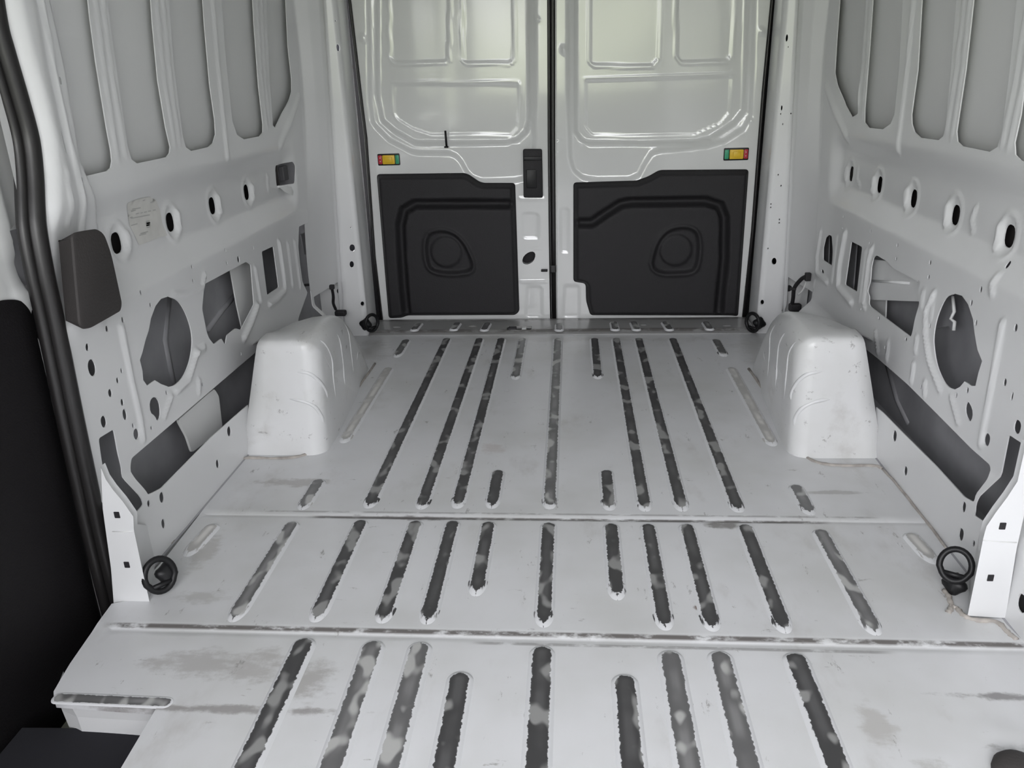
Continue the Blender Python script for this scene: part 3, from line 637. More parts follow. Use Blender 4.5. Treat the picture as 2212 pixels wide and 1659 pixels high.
# ------------------------------------------------------------------ rear pillars
def post_path(z):
    t = 0.046*(z-0.22)
    a = 0.17*float(sstep((z-0.3)/0.8)); yA = 2.85+a
    return [(0.9355, yA), (0.931, yA+0.04-a*0.08), (0.914-t*0.5, 3.02+a*0.30), (0.905-t, 3.105), (0.902-t, 3.122), (0.897-t, 3.128), (0.893-t, 3.116), (0.884-t, 3.112), (0.812, 3.118), (0.802, 3.126), (0.800, 3.15), (0.812, 3.32)]
PK = np.cumsum([0]+[0.05, 0.12, 0.085, 0.018, 0.010, 0.012, 0.010, 0.075, 0.014, 0.025, 0.17])
def post_f(side):
    def f(P):
        out = np.empty((len(P), 3))
        for i, (s, z) in enumerate(P):
            q = post_path(z); k = min(len(PK)-2, max(0, int(np.searchsorted(PK, s, 'right')-1))); t = (s-PK[k])/(PK[k+1]-PK[k])
            out[i] = (side*(q[k][0]*(1-t)+q[k+1][0]*t), q[k][1]*(1-t)+q[k+1][1]*t, z)
        return out
    return f
def pp(u, v, side):
    """point of the pillar seen there, as (s, z)"""
    best = None; z = 0.5
    d = ray(u, v)
    for _ in range(6):
        q = post_path(z)
        for k in range(len(q)-1):
            a = np.array([side*q[k][0], q[k][1]]); b = np.array([side*q[k+1][0], q[k+1][1]])
            A = np.array([[d[0], a[0]-b[0]], [d[1], a[1]-b[1]]])
            if abs(np.linalg.det(A)) < 1e-9: continue
            t, w = np.linalg.solve(A, a-CAM[:2])
            if -0.02 <= w <= 1.02 and (best is None or True):
                best = (PK[k]+(PK[k+1]-PK[k])*w, CAM[2]+d[2]*t); z = best[1]; break
    return best
def pe(side, k, x, y, a, b):
    c = pp(*px(k, [(x, y)])[0], side); return ell(c[0], c[1], a, b, 12)
LP = [pe(-1, 'z7', x, y, a, b) for x, y, a, b in ((835, 600, .013, .015), (830, 785, .010, .014), (950, 1225, .008, .010), (818, 372, .003, .003))]
LP += [pe(-1, 'p', 730, 103, .008, .012), pe(-1, 'p', 725, 45, .003, .003)]
RP = [pe(1, 'z8', x, y, a, b) for x, y, a, b in ((424, 850, .010, .014), (305, 1257, .007, .010), (363, 722, .003, .003), (393, 280, .003, .003), (391, 313, .003, .003), (477, 433, .003, .003), (475, 467, .003, .003), (492, 100, .003, .003), (507, 1340, .004, .004))]
RP += [pe(1, 'z3', x, y, a, b) for x, y, a, b in ((680, 245, .009, .012), (647, 697, .005, .009), (641, 735, .003, .003), (706, 733, .003, .003), (654, 801, .003, .003), (690, 303, .003, .003), (625, 1128, .003, .003), (643, 1198, .003, .003))]
cut = [(-0.01, -0.02), (-0.01, 0.225), (PK[3]-0.002, 0.235), (PK[3]+0.004, 0.10), (PK[4], 0.06), (PK[3]-0.03, -0.02)]
def post_out(): return [(0, 0.235), (0, 1.72), (PK[-1], 1.72), (PK[-1], -0.02), (PK[4], -0.02), (PK[4]-0.004, 0.10), (PK[3]+0.002, 0.12), (PK[3], 0.235)]
pl = []
for side, H, wall in ((-1, LP, wl), (1, RP, wr)):
    o = sheet('trim_%d' % (1 if side < 0 else 2), post_out(), H, 0.012, post_f(side), M_paint, flange=(side*0.004, 0.010, 0),
        lines=[[(PK[k], 0.24 if k < 4 else -0.01), (PK[k], 1.70)] for k in range(1, len(PK)-1)])
    o.data.set_sharp_from_angle(angle=math.radians(60)); kind(o); pl.append(o)
    # what shows through the opening at the pillar's foot
    x0 = side*0.955
    obj('pillar_reinforcement', [(side*0.86, 3.15, -0.02), (side*1.0, 3.15, -0.02), (side*1.0, 3.15, 0.26), (side*0.86, 3.15, 0.26)], [(0, 1, 2, 3)], M_skin, o)
    c = ony(*( (734, 629) if side < 0 else (1704, 623)), 3.147)
    prism('access_hole_shade', ell(c[0], c[2], 0.013, 0.013, 16), lambda a, b, h: (a, 3.1495-h, b), 0.002, M_plastic, o)  # thin black disc stands in for the dark inside of the hole

# ------------------------------------------------------------------ rear doors
YD = 3.33
def dp(k, pts): return [(float(q[0]), float(q[2])) for q in (ony(u, v, YD) for u, v in px(k, pts))]
def up_to(poly, i0, i1, top):
    """open outline whose two ends leave the picture at the top: close it at height top"""
    return [(poly[i0][0], top)]+poly+[(poly[i1][0], top)]
L_in = up_to(dp('z2', [(215, 0), (215, 300), (218, 620), (250, 780), (330, 850), (460, 925), (560, 930), (800, 930), (1060, 925), (1135, 900), (1185, 850), (1205, 780), (1205, 0)]), 0, -1, 1.62)
L_out = up_to(dp('z2', [(165, 0), (170, 300), (175, 650), (195, 800), (300, 905), (450, 982), (520, 988), (690, 990), (735, 1010), (765, 1045), (800, 1110), (840, 1150), (900, 1172), (1120, 1165), (1180, 1150), (1235, 1000), (1240, 700), (1240, 0)]), 0, -1, 1.66)
R_in = up_to(px('z2', []) + dp('p', [(1242, 0), (1242, 150), (1243.5, 285), (1256, 303), (1272, 311), (1400, 311), (1500, 308), (1536, 301), (1589, 266), (1609, 241), (1613, 150), (1617, 0)]), 0, -1, 1.62)
R_out = up_to(dp('p', [(1228, 0), (1228, 200), (1232, 340), (1240, 368), (1258, 384), (1290, 389), (1360, 388), (1380, 379), (1395, 350), (1408, 331), (1425, 325), (1479, 321), (1530, 314), (1566, 304), (1606, 278), (1622, 250), (1626, 150), (1630, 0)]), 0, -1, 1.66)
L_emb = [up_to(dp('z2', [(290, 0), (295, 380), (320, 408), (650, 405), (680, 380), (685, 0)]), 0, -1, 1.5), up_to(dp('z2', [(765, 0), (765, 390), (790, 412), (1080, 410), (1105, 385), (1105, 0)]), 0, -1, 1.5),
         dp('z2', [(312, 535), (320, 740), (345, 780), (450, 845), (560, 880), (1090, 880), (1140, 830), (1140, 535)])]
R_emb = [up_to(dp('p', [(1273, 0), (1273, 135), (1285, 143), (1412, 143), (1424, 130), (1428, 0)]), 0, -1, 1.5), up_to(dp('p', [(1462, 0), (1462, 120), (1472, 135), (1575, 132), (1585, 120), (1590, 0)]), 0, -1, 1.5),
         dp('p', [(1262, 170), (1262, 275), (1280, 296), (1500, 296), (1560, 270), (1580, 245), (1585, 162)])]
def door_f(inn, outl, emb, rects, extra):
    Z0 = dp('z2', [(300, 470)])[0][1]
    def f(P):
        x, z = P[:, 0], P[:, 1]
        y = YD + 0.013*sstep((sdf(P, outl)+0.010)/0.020) + 0.016*sstep((sdf(P, inn)+0.010)/0.020)
        for e_ in emb:
            d = sdf(P, e_); y = y-0.0022*sstep(1-np.abs(d)/0.006)+0.0015*sstep(d/0.008)
        for r_ in rects:
            d = sdf(P, r_); y = y+0.004*sstep((d+0.004)/0.007)
        for pts, w, h in extra: y = y-h*sstep(1-dline(P, pts)/w)
        y = y+0.010*sstep((0.012-(z-0.02))/0.01)*0
        return np.stack([x, y, z], 1)
    return f
xl = [(float(ony(u, v, YD)[0]), float(ony(u, v, YD)[2])) for u, v in ((759, 0), (782, 200), (794, 298), (799, 368), (812, 555), (828, 692))]
xr = [(float(ony(u, v, YD)[0]), float(ony(u, v, YD)[2])) for u, v in ((1664, 0), (1645, 200), (1634, 340), (1622, 500), (1602, 690))]
cl = [(float(ony(u, v, YD)[0]), float(ony(u, v, YD)[2])) for u, v in ((1186, 0), (1187, 300), (1189, 500), (1192, 690))]
crr = [(float(ony(u, v, YD)[0]), float(ony(u, v, YD)[2])) for u, v in ((1202, 0), (1202, 300), (1203, 500), (1204, 690))]
TOP = 1.70
DL = [(xl[0][0], TOP)]+xl+cl[::-1]+[(cl[0][0], TOP)]
DR = [(crr[0][0], TOP)]+crr+xr[::-1]+[(xr[0][0], TOP)]
zb = 0.5*(DL[6][1]+DL[7][1])
lrects = [rounded(dp('zc', [(1190, 805), (1285, 805), (1285, 1000), (1185, 1000)]), .012), rounded(dp('zc', [(1160, 335), (1262, 335), (1262, 490), (1165, 490)]), .01)]
rrects = [rounded(dp('zc', [(1432, 800), (1530, 800), (1530, 1000), (1422, 1000)]), .012), rounded(dp('zc', [(1410, 300), (1460, 300), (1460, 580), (1410, 580)]), .008)]
lhole = [smooth_closed(dp('zc', [(1205, 580), (1235, 578), (1247, 600), (1235, 640), (1200, 662), (1170, 660), (1158, 640), (1170, 605)]), 1)]
lextra = [(dp('z2', [(560, 930), (1100, 925)]), .010, .003), (dp('zc', [(1150, 240), (1300, 240)]), .010, .004), (dp('zc', [(1150, 770), (1310, 770)]), .008, .004), (dp('zc', [(1230, 560), (1320, 560)]), .006, .003), (dp('z2', [(130, 230), (130, 260)]), .010, .005), (dp('z2', [(1255, 120), (1256, 122)]), .012, .006), (dp('z2', [(190, 800), (190, 802)]), .014, .005)]
rextra = [(dp('z2', [(1430, 320), (1432, 322)]), .020, .008), (dp('p', [(1646, 65), (1646, 70)]), .014, .006), (dp('p', [(1622, 260), (1622, 262)]), .012, .005), (dp('z2', [(1540, 925), (1900, 925)]), .008, .003)]
dl = kind(sheet('door_1', DL, lhole, 0.008, door_f(L_in, L_out, L_emb, lrects, lextra), M_door, flange=(0, 0.03, 0), region=lambda G: G[:, 1] < 1.32))
dr = kind(sheet('door_2', DR, [], 0.008, door_f(R_in, R_out, R_emb, rrects, rextra), M_door, flange=(0, 0.03, 0), region=lambda G: G[:, 1] < 1.32))
obj('door_cavity', [(-0.2, YD+0.06, 0.0), (0.0, YD+0.06, 0.0), (0.0, YD+0.06, 0.6), (-0.2, YD+0.06, 0.6)], [(0, 1, 2, 3)], M_plastic, dl)  # black sheet stands in for the darkness behind the latch opening

def trim_panel(parent, outline, groove, dpoly, cc, cr_, gw=0.022):
    gp = [(groove[0][0]*0.2, groove[0][1])]+groove
    def f(P):
        x, z = P[:, 0], P[:, 1]
        d = sdf(P, outline); y = YD-0.003-0.038*sstep(d/0.020)
        dg = dline(P, gp); y = y+0.034*np.maximum(0, 1-(dg/gw)**2)*sstep(d/0.03)                                   # moulded channel
        inner = sdf(P, dpoly); y = y-0.007*sstep(1-np.abs(inner+0.002)/0.012)+0.014*sstep(inner/0.016)
        r = np.hypot(x-cc[0], z-cc[1]); y = y-0.008*sstep((cr_-r)/0.010)
        return np.stack([x, y, z], 1)
    return sheet('trim_panel', outline, [], 0.006, f, M_plastic, parent, flange=(0, 0.006, 0))
tl_out = rounded(dp('p', [(814, 376), (1003, 373.5), (1013, 377), (1035, 392), (1045, 395), (1113, 395), (1122, 672), (1113, 680), (880, 681), (868, 686), (840, 687)]), .014, 4)
tl = trim_panel(dl, tl_out, dp('p', [(1118, 438), (900, 438), (876, 452), (868, 485), (871, 540), (876, 620), (884, 690)]),
    smooth_closed(dp('zc', [(540, 450), (650, 420), (750, 455), (820, 550), (870, 690), (740, 715), (600, 705), (545, 650)]), 2), dp('p', [(966, 541)])[0], 0.070)
tr_out = rounded(dp('p', [(1238.5, 394), (1374, 390), (1400, 381), (1424, 367), (1617, 365.5), (1594, 683), (1580, 681), (1275, 680.5), (1266, 650), (1265, 612), (1238.5, 608)]), .014, 4)
tr = trim_panel(dr, tr_out, dp('p', [(1236, 479), (1278, 479), (1305, 460), (1340, 438), (1362, 434), (1522, 432), (1552, 442), (1562, 468), (1561, 555), (1548, 690)]),
    smooth_closed(dp('p', [(1400, 588), (1412, 525), (1440, 490), (1480, 484), (1505, 495), (1510, 530), (1505, 572), (1490, 588)]), 2), dp('p', [(1458, 537)])[0], 0.070)
for t_, c in ((tl, dp('p', [(966, 541)])[0]), (tr, dp('p', [(1458, 537)])[0])):
    prism('speaker_blank', ell(c[0], c[1], 0.066, 0.066, 32), lambda a, b, h: (a, YD-0.0105-h, b), 0.003, M_grey, t_, 0.001)
# latch cover on the left leaf, with its pull recess
lc = dp('p', [(1130, 321.5), (1171, 321.5), (1173, 426), (1131.5, 426)])
cov = prism('latch_cover', rounded(lc, .008, 3), lambda a, b, h: (a, YD-h, b), 0.020, M_plastic, dl, 0.004)
prism('pull_flap', rounded(dp('p', [(1137, 365), (1159, 365), (1160, 405), (1138, 405)]), .005, 3), lambda a, b, h: (a, YD-0.018-h, b), 0.005, M_plastic2, cov, 0.002)
prism('pull_grip', rounded(dp('p', [(1131, 337), (1171, 337), (1171, 346), (1131, 346)]), .004, 3), lambda a, b, h: (a, YD-0.018-h, b), 0.006, M_plastic2, cov, 0.002)
# lock knob standing in the gutter under the window recess
q = dp('p', [(965, 317), (963, 282)])
tube('lock_pin', [(q[0][0], YD-0.004, q[0][1]), (q[1][0], YD-0.014, q[1][1])], 0.0045, M_plastic2, dl)
tube('pin_grommet', [(q[0][0], YD-0.012, q[0][1]-0.003), (q[0][0], YD-0.012, q[0][1]+0.003)], 0.009, M_plastic2, dl)
# striker strap by the centre joint
q = dp('p', [(1172, 583), (1195, 579)])
s_ = box('check_catch', (q[0][0]+0.008, YD-0.010, q[0][1]), (0.028, 0.014, 0.010), M_plastic2, dl, 0.002)
box('check_catch', (q[1][0], YD-0.014, q[1][1]), (0.026, 0.022, 0.034), M_rubber, dl, 0.005)
# colour-coded stay releases
def release(parent, pts, left_red, label):
    a, b = dp('p', pts); x0, z1 = a; x1, z0 = b; w = x1-x0
    fr = prism('stay_release', rounded([(x0, z0), (x1, z0), (x1, z1), (x0, z1)], .004, 3), lambda p, q_, h: (p, YD-h, q_), 0.006, M_plastic2, parent, 0.001)
    fr['label'] = label
    def seg(nm, s, e_, m_, hh, zz=0.12):
        g = (z1-z0)*zz
        return prism(nm, rounded([(x0+w*s, z0+g), (x0+w*e_, z0+g), (x0+w*e_, z1-g), (x0+w*s, z1-g)], .003, 2), lambda p, q_, h: (p, YD-0.005-h, q_), hh, m_, fr, 0.001)
    l, r_ = (M_red, M_green) if left_red else (M_green, M_red)
    seg('colour_field', 0.03, 0.20, l, 0.003); seg('colour_field', 0.81, 0.97, r_, 0.003)
    y_ = seg('slider', 0.23, 0.78, M_yellow, 0.008)
    seg('grip', 0.36, 0.66, M_yellow, 0.014, 0.26)
    xs = x0+w*(0.115 if left_red else 0.885)
    for k in range(2):
        zc = z0+(z1-z0)*(0.35+0.3*k); prism('dot_mark', ell(xs, zc, 0.002, 0.0022, 8), lambda p, q_, h: (p, YD-0.0078-h, q_), 0.0008, M_label, fr)
release(dl, [(815.5, 332.5), (865, 356.5)], True, 'red, yellow and green stay release with red at its left end')
release(dr, [(1564, 320), (1615.5, 345.5)], False, 'green, yellow and red stay release with red at its right end')
# rubber round the doors
def seal_line(pts, r, parent, y=YD-0.006, name='rubber_seal'):
    return tube(name, [(x, y, z) for x, z in pts], r, M_rubber, parent)
seal_line([(xl[0][0]-0.006, TOP)]+[(x-0.006, z) for x, z in xl], 0.0060, dl)
seal_line([(xr[0][0]+0.006, TOP)]+[(x+0.006, z) for x, z in xr], 0.0060, dr)
mid = [((a[0]+b[0])/2, (a[1]+b[1])/2) for a, b in zip(cl, crr)]
seal_line([(mid[0][0], TOP)]+mid, 0.0125, dl, YD+0.006)
seal_line([(cl[0][0]-0.004, TOP)]+[(x-0.004, z) for x, z in cl], 0.0035, dl, YD-0.003)
tube('gap_channel', [(crr[0][0]-0.002, YD-0.002, TOP)]+[(x-0.002, YD-0.002, z) for x, z in crr], 0.003, M_skin, dr)
obj('door_backing', [(-0.86, YD+0.10, -0.03), (0.86, YD+0.10, -0.03), (0.86, YD+0.10, 1.75), (-0.86, YD+0.10, 1.75)], [(0, 1, 2, 3)], M_plastic, dr)  # unseen black sheet added so no bright sky shows past the doors
# ------------------------------------------------------------------ wheel arches
from mathutils.bvhtree import BVHTree
M_arch = floor_mat('scuffed_arch_paint', WHITE, [])
M_door_trim = mat('deep_black_plastic', (0.008, 0.007, 0.008), 0.65, bump=0.1, bscale=240, spec=0.25)
PROF = [(1.985, -0.06), (1.992, 0.0), (2.006, 0.12), (2.020, 0.24), (2.029, 0.308), (2.036, 0.325), (2.052, 0.333), (2.10, 0.335), (2.20, 0.332), (2.30, 0.322), (2.38, 0.306), (2.46, 0.278), (2.53, 0.238), (2.60, 0.178), (2.67, 0.105), (2.73, 0.035), (2.79, -0.06)]
def wheel_arch(side, label):
    pr = [tuple(p[:2]) for p in spline([(a, b, 0) for a, b in PROF], 3)]
    n = len(pr); P = np.array(pr); N = []
    for i in range(n):
        t = P[min(n-1, i+1)]-P[max(0, i-1)]; t /= np.linalg.norm(t); N.append((t[1], -t[0]))
    def soft(ins):
        Q = P.copy()
        for _ in range(int(ins*900)): Q[1:-1] = Q[1:-1]*0.5+(Q[:-2]+Q[2:])*0.25
        T = np.gradient(Q, axis=0); T /= np.linalg.norm(T, axis=1)[:, None]
        return Q, np.stack([T[:, 1], -T[:, 0]], 1)
    N = np.array(N)                                          # towards the inside of the profile
    xin = lambda y, z: 0.655+0.045*float(sstep((y-2.1)/0.6))
    R = 0.045; V = []; F = []; rings = []
    lev = []
    for k in range(5): lev.append((0.0, R+0.05*(4-k)/4*0+0.0, k))
    insets = [0.125, 0.09, R*1.0] + [R*(1-math.sin(a)) for a in (0.35, 0.7, 1.05, 1.35, math.pi/2)]
    offs = [0.0, 0.0, 0.0] + [R*(1-math.cos(a)) for a in (0.35, 0.7, 1.05, 1.35, math.pi/2)]
    for ins, off in zip(insets, offs):
        r_ = []; PS, NS = soft(ins)
        for i in range(n):
            q = PS[i]+NS[i]*ins
            r_.append((xin(*q)+off, q[0], q[1]))
        rings.append(r_)
    for f_ in (0.25, 0.5, 0.75, 1.0):
        r_ = []
        for i in range(n):
            y, z = P[i]; xo = 0.932; w = float(sstep((2.26-y)/0.16)); xo = xo*(1-w)+(0.905-0.078*max(0, z)/0.33)*w
            x0 = xin(y, z)+R; yy, zz = y, z
            r_.append((x0+(xo-x0)*f_, yy+0.012*f_*(z > 0)*w, zz-(0.004*f_+0.075*f_*f_*(1-w)*float(sstep((z-0.05)/0.25)))))
        rings.append(r_)
    r_ = [(x+0.012, y+0.035, z-0.01) for x, y, z in rings[-1]]; rings.append(r_)     # joint flange turned in
    for r_ in rings: V += [(side*x, y, z) for x, y, z in r_]
    for k in range(len(rings)-1):
        for i in range(n-1): F.append((k*n+i, k*n+i+1, (k+1)*n+i+1, (k+1)*n+i))
    V2 = V; F.append(tuple(range(n)))
    me = bpy.data.meshes.new('wheel_arch'); me.from_pydata([tuple(map(float, v)) for v in V2], [], F); me.update()
    bm = bmesh.new(); bm.from_mesh(me); bmesh.ops.recalc_face_normals(bm, faces=bm.faces); bm.to_mesh(me); bm.free()
    o = link('wheel_arch', me, M_arch); tag(o, label, 'wheel arch', 'wheel arch covers')
    return o
archL = wheel_arch(-1, 'white ribbed wheel arch cover on the floor under the label on the wall')
archR = wheel_arch(1, 'white ribbed wheel arch cover on the floor below the bracket plate and slit openings')
def bvh(o):
    me = o.data; return BVHTree.FromPolygons([v.co for v in me.vertices], [tuple(p.vertices) for p in me.polygons])
def cast(tree, u, v, off=0.0):
    d = Vector(ray(u, v)).normalized(); h = tree.ray_cast(Vector(CAM), d)
    if h[0] is None: return None
    n = h[1] if h[1].dot(d) < 0 else -h[1]
    return np.array(h[0]+n*off)
def flute(o, tree, k, pts, r=0.0035):
    q = [cast(tree, u, v, -r*0.35) for u, v in px(k, pts)]; q = [a for a in q if a is not None]
    if len(q) > 1:
        s = spline(q, 5); rr = [r*min(1, 0.25+0.25*min(i, len(s)-1-i)) for i in range(len(s))]
        t = tube('stiffening_rib', s, rr, M_paint, o)
tR, tL = bvh(archR), bvh(archL)
for q, r in [([(490, 905), (485, 780), (505, 715)], .003), ([(540, 850), (526, 760), (530, 690)], .003), ([(555, 945), (568, 800), (573, 680), (592, 625), (640, 570)], .004), ([(605, 1025), (618, 850), (628, 740), (650, 680), (700, 630)], .004),
             ([(660, 1105), (680, 900), (690, 800), (715, 740), (770, 690)], .004), ([(705, 1095), (710, 1040), (750, 970), (820, 920), (935, 900)], .006), ([(725, 1260), (735, 1200), (780, 1140), (870, 1098), (970, 1083)], .006)]:
    flute(archR, tR, 'z6', q, r)
for q, r in [([(1900, 905), (1990, 915), (2060, 965), (2100, 1020), (2120, 1085)], .006), ([(1860, 1080), (1950, 1095), (2030, 1130), (2075, 1190), (2095, 1245)], .006), ([(2040, 690), (2100, 730), (2142, 820), (2152, 950), (2172, 1100)], .004)]:
    flute(archL, tL, 'z4', q, r)
ORG['q'] = (480, 680, 2.949)
for q in ([(690, 85), (745, 150), (765, 270), (787, 480)], [(740, 20), (800, 100), (822, 250), (840, 405)], [(868, 150), (866, 220), (858, 300)], [(895, 170), (908, 250), (905, 360)]):
    flute(archL, tL, 'q', q, .0035)

# sealant squeezed along the joints
def bead(k, pts, label, r=0.0045, z=0.001, sub=5):
    q = [onz(u, v, z) for u, v in px(k, pts)]; s = spline(q, sub)
    s = [p+np.array([random.uniform(-.001, .001), random.uniform(-.001, .001), 0]) for p in s]
    return tag(tube('sealant_bead', s, [r*random.uniform(.75, 1.25) for _ in s], M_seal), label, 'sealant', 'sealant beads on the floor joints')
bead('q', [(975, 310), (850, 490), (730, 680), (620, 835), (500, 900), (350, 915), (170, 912), (105, 925)], 'dirty sealant bead round the foot of the wheel arch under the wall label')
ORG['r'] = (1180, 680, 2.949)
bead('r', [(1290, 345), (1400, 505), (1500, 680), (1580, 835), (1700, 930), (1850, 960), (2080, 962), (2140, 980)], 'dirty sealant bead round the foot of the wheel arch on the harness side')
bead('q', [(105, 925), (20, 1020), (-100, 1170), (-260, 1370), (-330, 1460)], 'thin sealant bead between wheel arch and the ring beside the sliding door', 0.003)
bead('r', [(2140, 980), (2250, 1100), (2400, 1290), (2560, 1500)], 'thin sealant bead between wheel arch and the upright ring', 0.003)
bead('D', [(760, 1230), (800, 1290), (815, 1350), (790, 1395)], 'short curled end of a sealant bead below the upright ring', 0.005)
bead('D', [(800, 1350), (850, 1360), (910, 1420), (1000, 1450), (1150, 1465), (1230, 1540), (1300, 1600)], 'lumpy sealant bead round the foot of the white pillar post', 0.005)

# ------------------------------------------------------------------ pillar feet
def foot(side, front, y0, label, back_x=0.89):
    """folded foot of a pillar: front face towards the cab, side folding back into the wall"""
    f2 = [(float(ony(u, v, y0)[0]), float(ony(u, v, y0)[2])) for u, v in front]
    n = len(f2); V = [(x, y0, z) for x, z in f2]
    V += [(x+side*0.004, y0+0.006, z) for x, z in f2]
    V += [(side*max(abs(x)+0.003, back_x if (abs(x) < 0.86 and z < 0.12) else abs(x)+0.003), y0+(0.15 if z < 0.12 else 0.02), z) for x, z in f2]
    F = [tuple(range(n))]
    for l in range(2):
        for i in range(n): F.append((l*n+i, l*n+(i+1) % n, (l+1)*n+(i+1) % n, (l+1)*n+i))
    o = obj('pillar_foot', V, F, M_paint, None, True); o.data.set_sharp_from_angle(angle=math.radians(50)); return o
fr_ = foot(1, [(2090, 1330), (2109, 1238), (2124, 1163), (2131, 1137), (2152, 1106), (2176, 1074), (2198, 1040), (2216, 960), (2250, 960), (2215, 1100), (2196, 1185), (2172, 1335)], 1.31, '')
fl_ = foot(-1, [(323, 1300), (305, 1220), (289, 1144), (288, 1116), (265, 1083), (244, 1058), (228, 1035), (218, 1010), (222, 1100), (240, 1230), (246, 1308)], 1.31, '')
kind(fr_); fr_.name = 'trim_3'; kind(fl_); fl_.name = 'trim_4'
for o_, k, pts in ((fr_, 'D', [(1195, 748), (1105, 1135)]), (fl_, 'z5', [(262, 1487)]), (fl_, 'p', [(274, 1220)])):
    for u, v in px(k, pts):
        c = ony(u, v, 1.3095); prism('square_hole_shade', rounded(rect(c[0], c[2], 0.0055, 0.007), .001, 2), lambda a, b, h: (a, 1.310-h, b), 0.0012, M_plastic, o_)  # black plate laid on the face, painted as the hole's darkness
for o_, pts in ((fr_, [(2124, 1167), (2160, 1171), (2196, 1172)]), (fl_, [(243, 1148), (265, 1149), (288, 1147)])):
    tube('fold_line', [ony(u, v, 1.3095) for u, v in pts], 0.0012, M_skin, o_)

# ------------------------------------------------------------------ sliding door, its seal and the step
sd = empty('sliding_door', (-1.0, 0.6, 0.0), 'white closed sliding side door with a big black lower trim panel', 'sliding door')
bl = [tuple(onx(u, v, -1.0)[1:]) for u, v in ((0, 648), (30, 647), (52, 655), (67, 672), (76, 700), (110, 880), (152, 1060), (195, 1260), (222, 1370))]
SDo = [(-0.15, -0.25), (-0.15, 1.72), (1.56, 1.72), (1.54, 1.2), (1.50, 0.9), (1.47, 0.7), (1.45, 0.4), (1.44, -0.25)]
trimP = [(0.20, -0.22), (0.20, bl[0][1])]+bl+[(bl[-1][0], -0.22)]
def sd_f(P):
    y, z = P[:, 0], P[:, 1]; d = sdf(P, trimP)
    x = -1.0+0.006*sstep(1-np.abs(d+0.015)/0.014)
    x = x-0.02*sstep((z-0.72)/0.06)*sstep((1.33-y)/0.05)+0.01*sstep(1-np.abs(y-1.40)/0.02)
    x = x-0.008*sstep((sdf(P, [tuple(onx(u, v, -1.0)[1:]) for u, v in ((15, 560), (45, 530), (62, 615), (25, 610))])+.01)/.02)
    return np.stack([x, y, z], 1)
under(sheet('door_shell', SDo, [], 0.02, sd_f, M_door, None, flange=(-0.02, 0, 0)), sd)
tp = rounded(trimP, .02, 3)
def tp_f(P):
    y, z = P[:, 0], P[:, 1]; d = sdf(P, tp); return np.stack([-0.995+0.010*sstep(d/0.02)+0*y, y, z], 1)
under(sheet('trim_panel', tp, [], 0.03, tp_f, M_door_trim, None, flange=(-0.008, 0, 0)), sd)

sl = empty('door_seal', tuple(seal_w[-1]), 'long black rubber seal curving down between sliding door and pillar', 'rubber seal')
top_pt = seal_w[0]+np.array([0, 0.10, 0.5])
sp_ = spline([top_pt, seal_w[0]+np.array([0, 0.055, 0.28]), seal_w[0]+np.array([0, 0.022, 0.12])]+list(seal_w), 5)
under(tube('seal_bulb', [p+np.array([0.004, 0.0, 0]) for p in sp_], 0.018, M_rubber), sl)
under(tube('seal_lip', [p+np.array([-0.008, 0.017, 0]) for p in sp_], 0.011, M_rubber), sl)
under(tube('seal_channel', [p+np.array([-0.010, -0.017, 0]) for p in sp_], 0.012, M_rubber), sl)

st = kind(obj('trim_5', [(-0.66, 1.028, 0.0), (-0.84, 1.036, 0.0), (-0.868, 1.05, 0.0), (-0.885, 1.10, 0.0), (-0.66, 1.036, -0.05), (-0.835, 1.042, -0.05), (-0.872, 1.056, -0.05), (-0.885, 1.10, -0.05),
    (-0.66, 1.040, -0.16), (-0.832, 1.045, -0.16), (-0.865, 1.06, -0.16), (-0.885, 1.10, -0.16)],
    [(0, 1, 5, 4), (1, 2, 6, 5), (2, 3, 7, 6), (4, 5, 9, 8), (5, 6, 10, 9), (6, 7, 11, 10)], M_paint, None, False))
mat_ = []
n = 12; V = []; F = []
for i in range(n+1):
    for j in range(n+1):
        x = -0.955+0.30*i/n; y = 0.22+0.83*j/n; V.append((x, y, -0.088+0.006*math.sin(3.1*i/n)*math.sin(2.5*j/n)))
for i in range(n):
    for j in range(n): F.append((i*(n+1)+j, (i+1)*(n+1)+j, (i+1)*(n+1)+j+1, i*(n+1)+j+1))
kind(obj('trim_7', [(-1.08, -1.3, -0.3), (1.08, -1.3, -0.3), (1.08, 3.5, -0.3), (-1.08, 3.5, -0.3)], [(0, 1, 2, 3)], M_dark))  # unseen underbody sheet, added to stop light leaking in from below
kind(obj('trim_8', [(-1.03, -1.3, -0.3), (-1.03, 3.5, -0.3), (-1.03, 3.5, 0.4), (-1.03, -1.3, 0.4)], [(0, 1, 2, 3)], M_dark))  # unseen side skirt, added to block light beneath the sliding door
kind(obj('trim_9', [(1.04, -1.3, -0.3), (1.04, 3.5, -0.3), (1.04, 3.5, 1.8), (1.04, 1.0, 1.8), (1.04, 1.0, 0.4), (1.04, -1.3, 0.4)], [(0, 1, 2, 3, 4, 5)], M_dark))  # unseen outer panel, added to block sky light on the right
kind(obj('trim_10', [(-1.04, 3.5, -0.3), (1.04, 3.5, -0.3), (1.04, 3.5, 1.8), (-1.04, 3.5, 1.8)], [(0, 1, 2, 3)], M_dark))  # unseen rear panel, added to close off the sky behind the pillars
tag(obj('step_mat', V, F, M_dark, None, True), 'dark blue-black mat lying in the door step well', 'mat')
kind(obj('trim_6', [(-0.655, 0.2, -0.02), (-0.655, 1.04, -0.02), (-0.655, 1.04, -0.16), (-0.655, 0.2, -0.16), (-0.90, 0.2, -0.02), (-0.90, 0.2, -0.16)], [(0, 1, 2, 3), (0, 3, 5, 4)], M_paint))
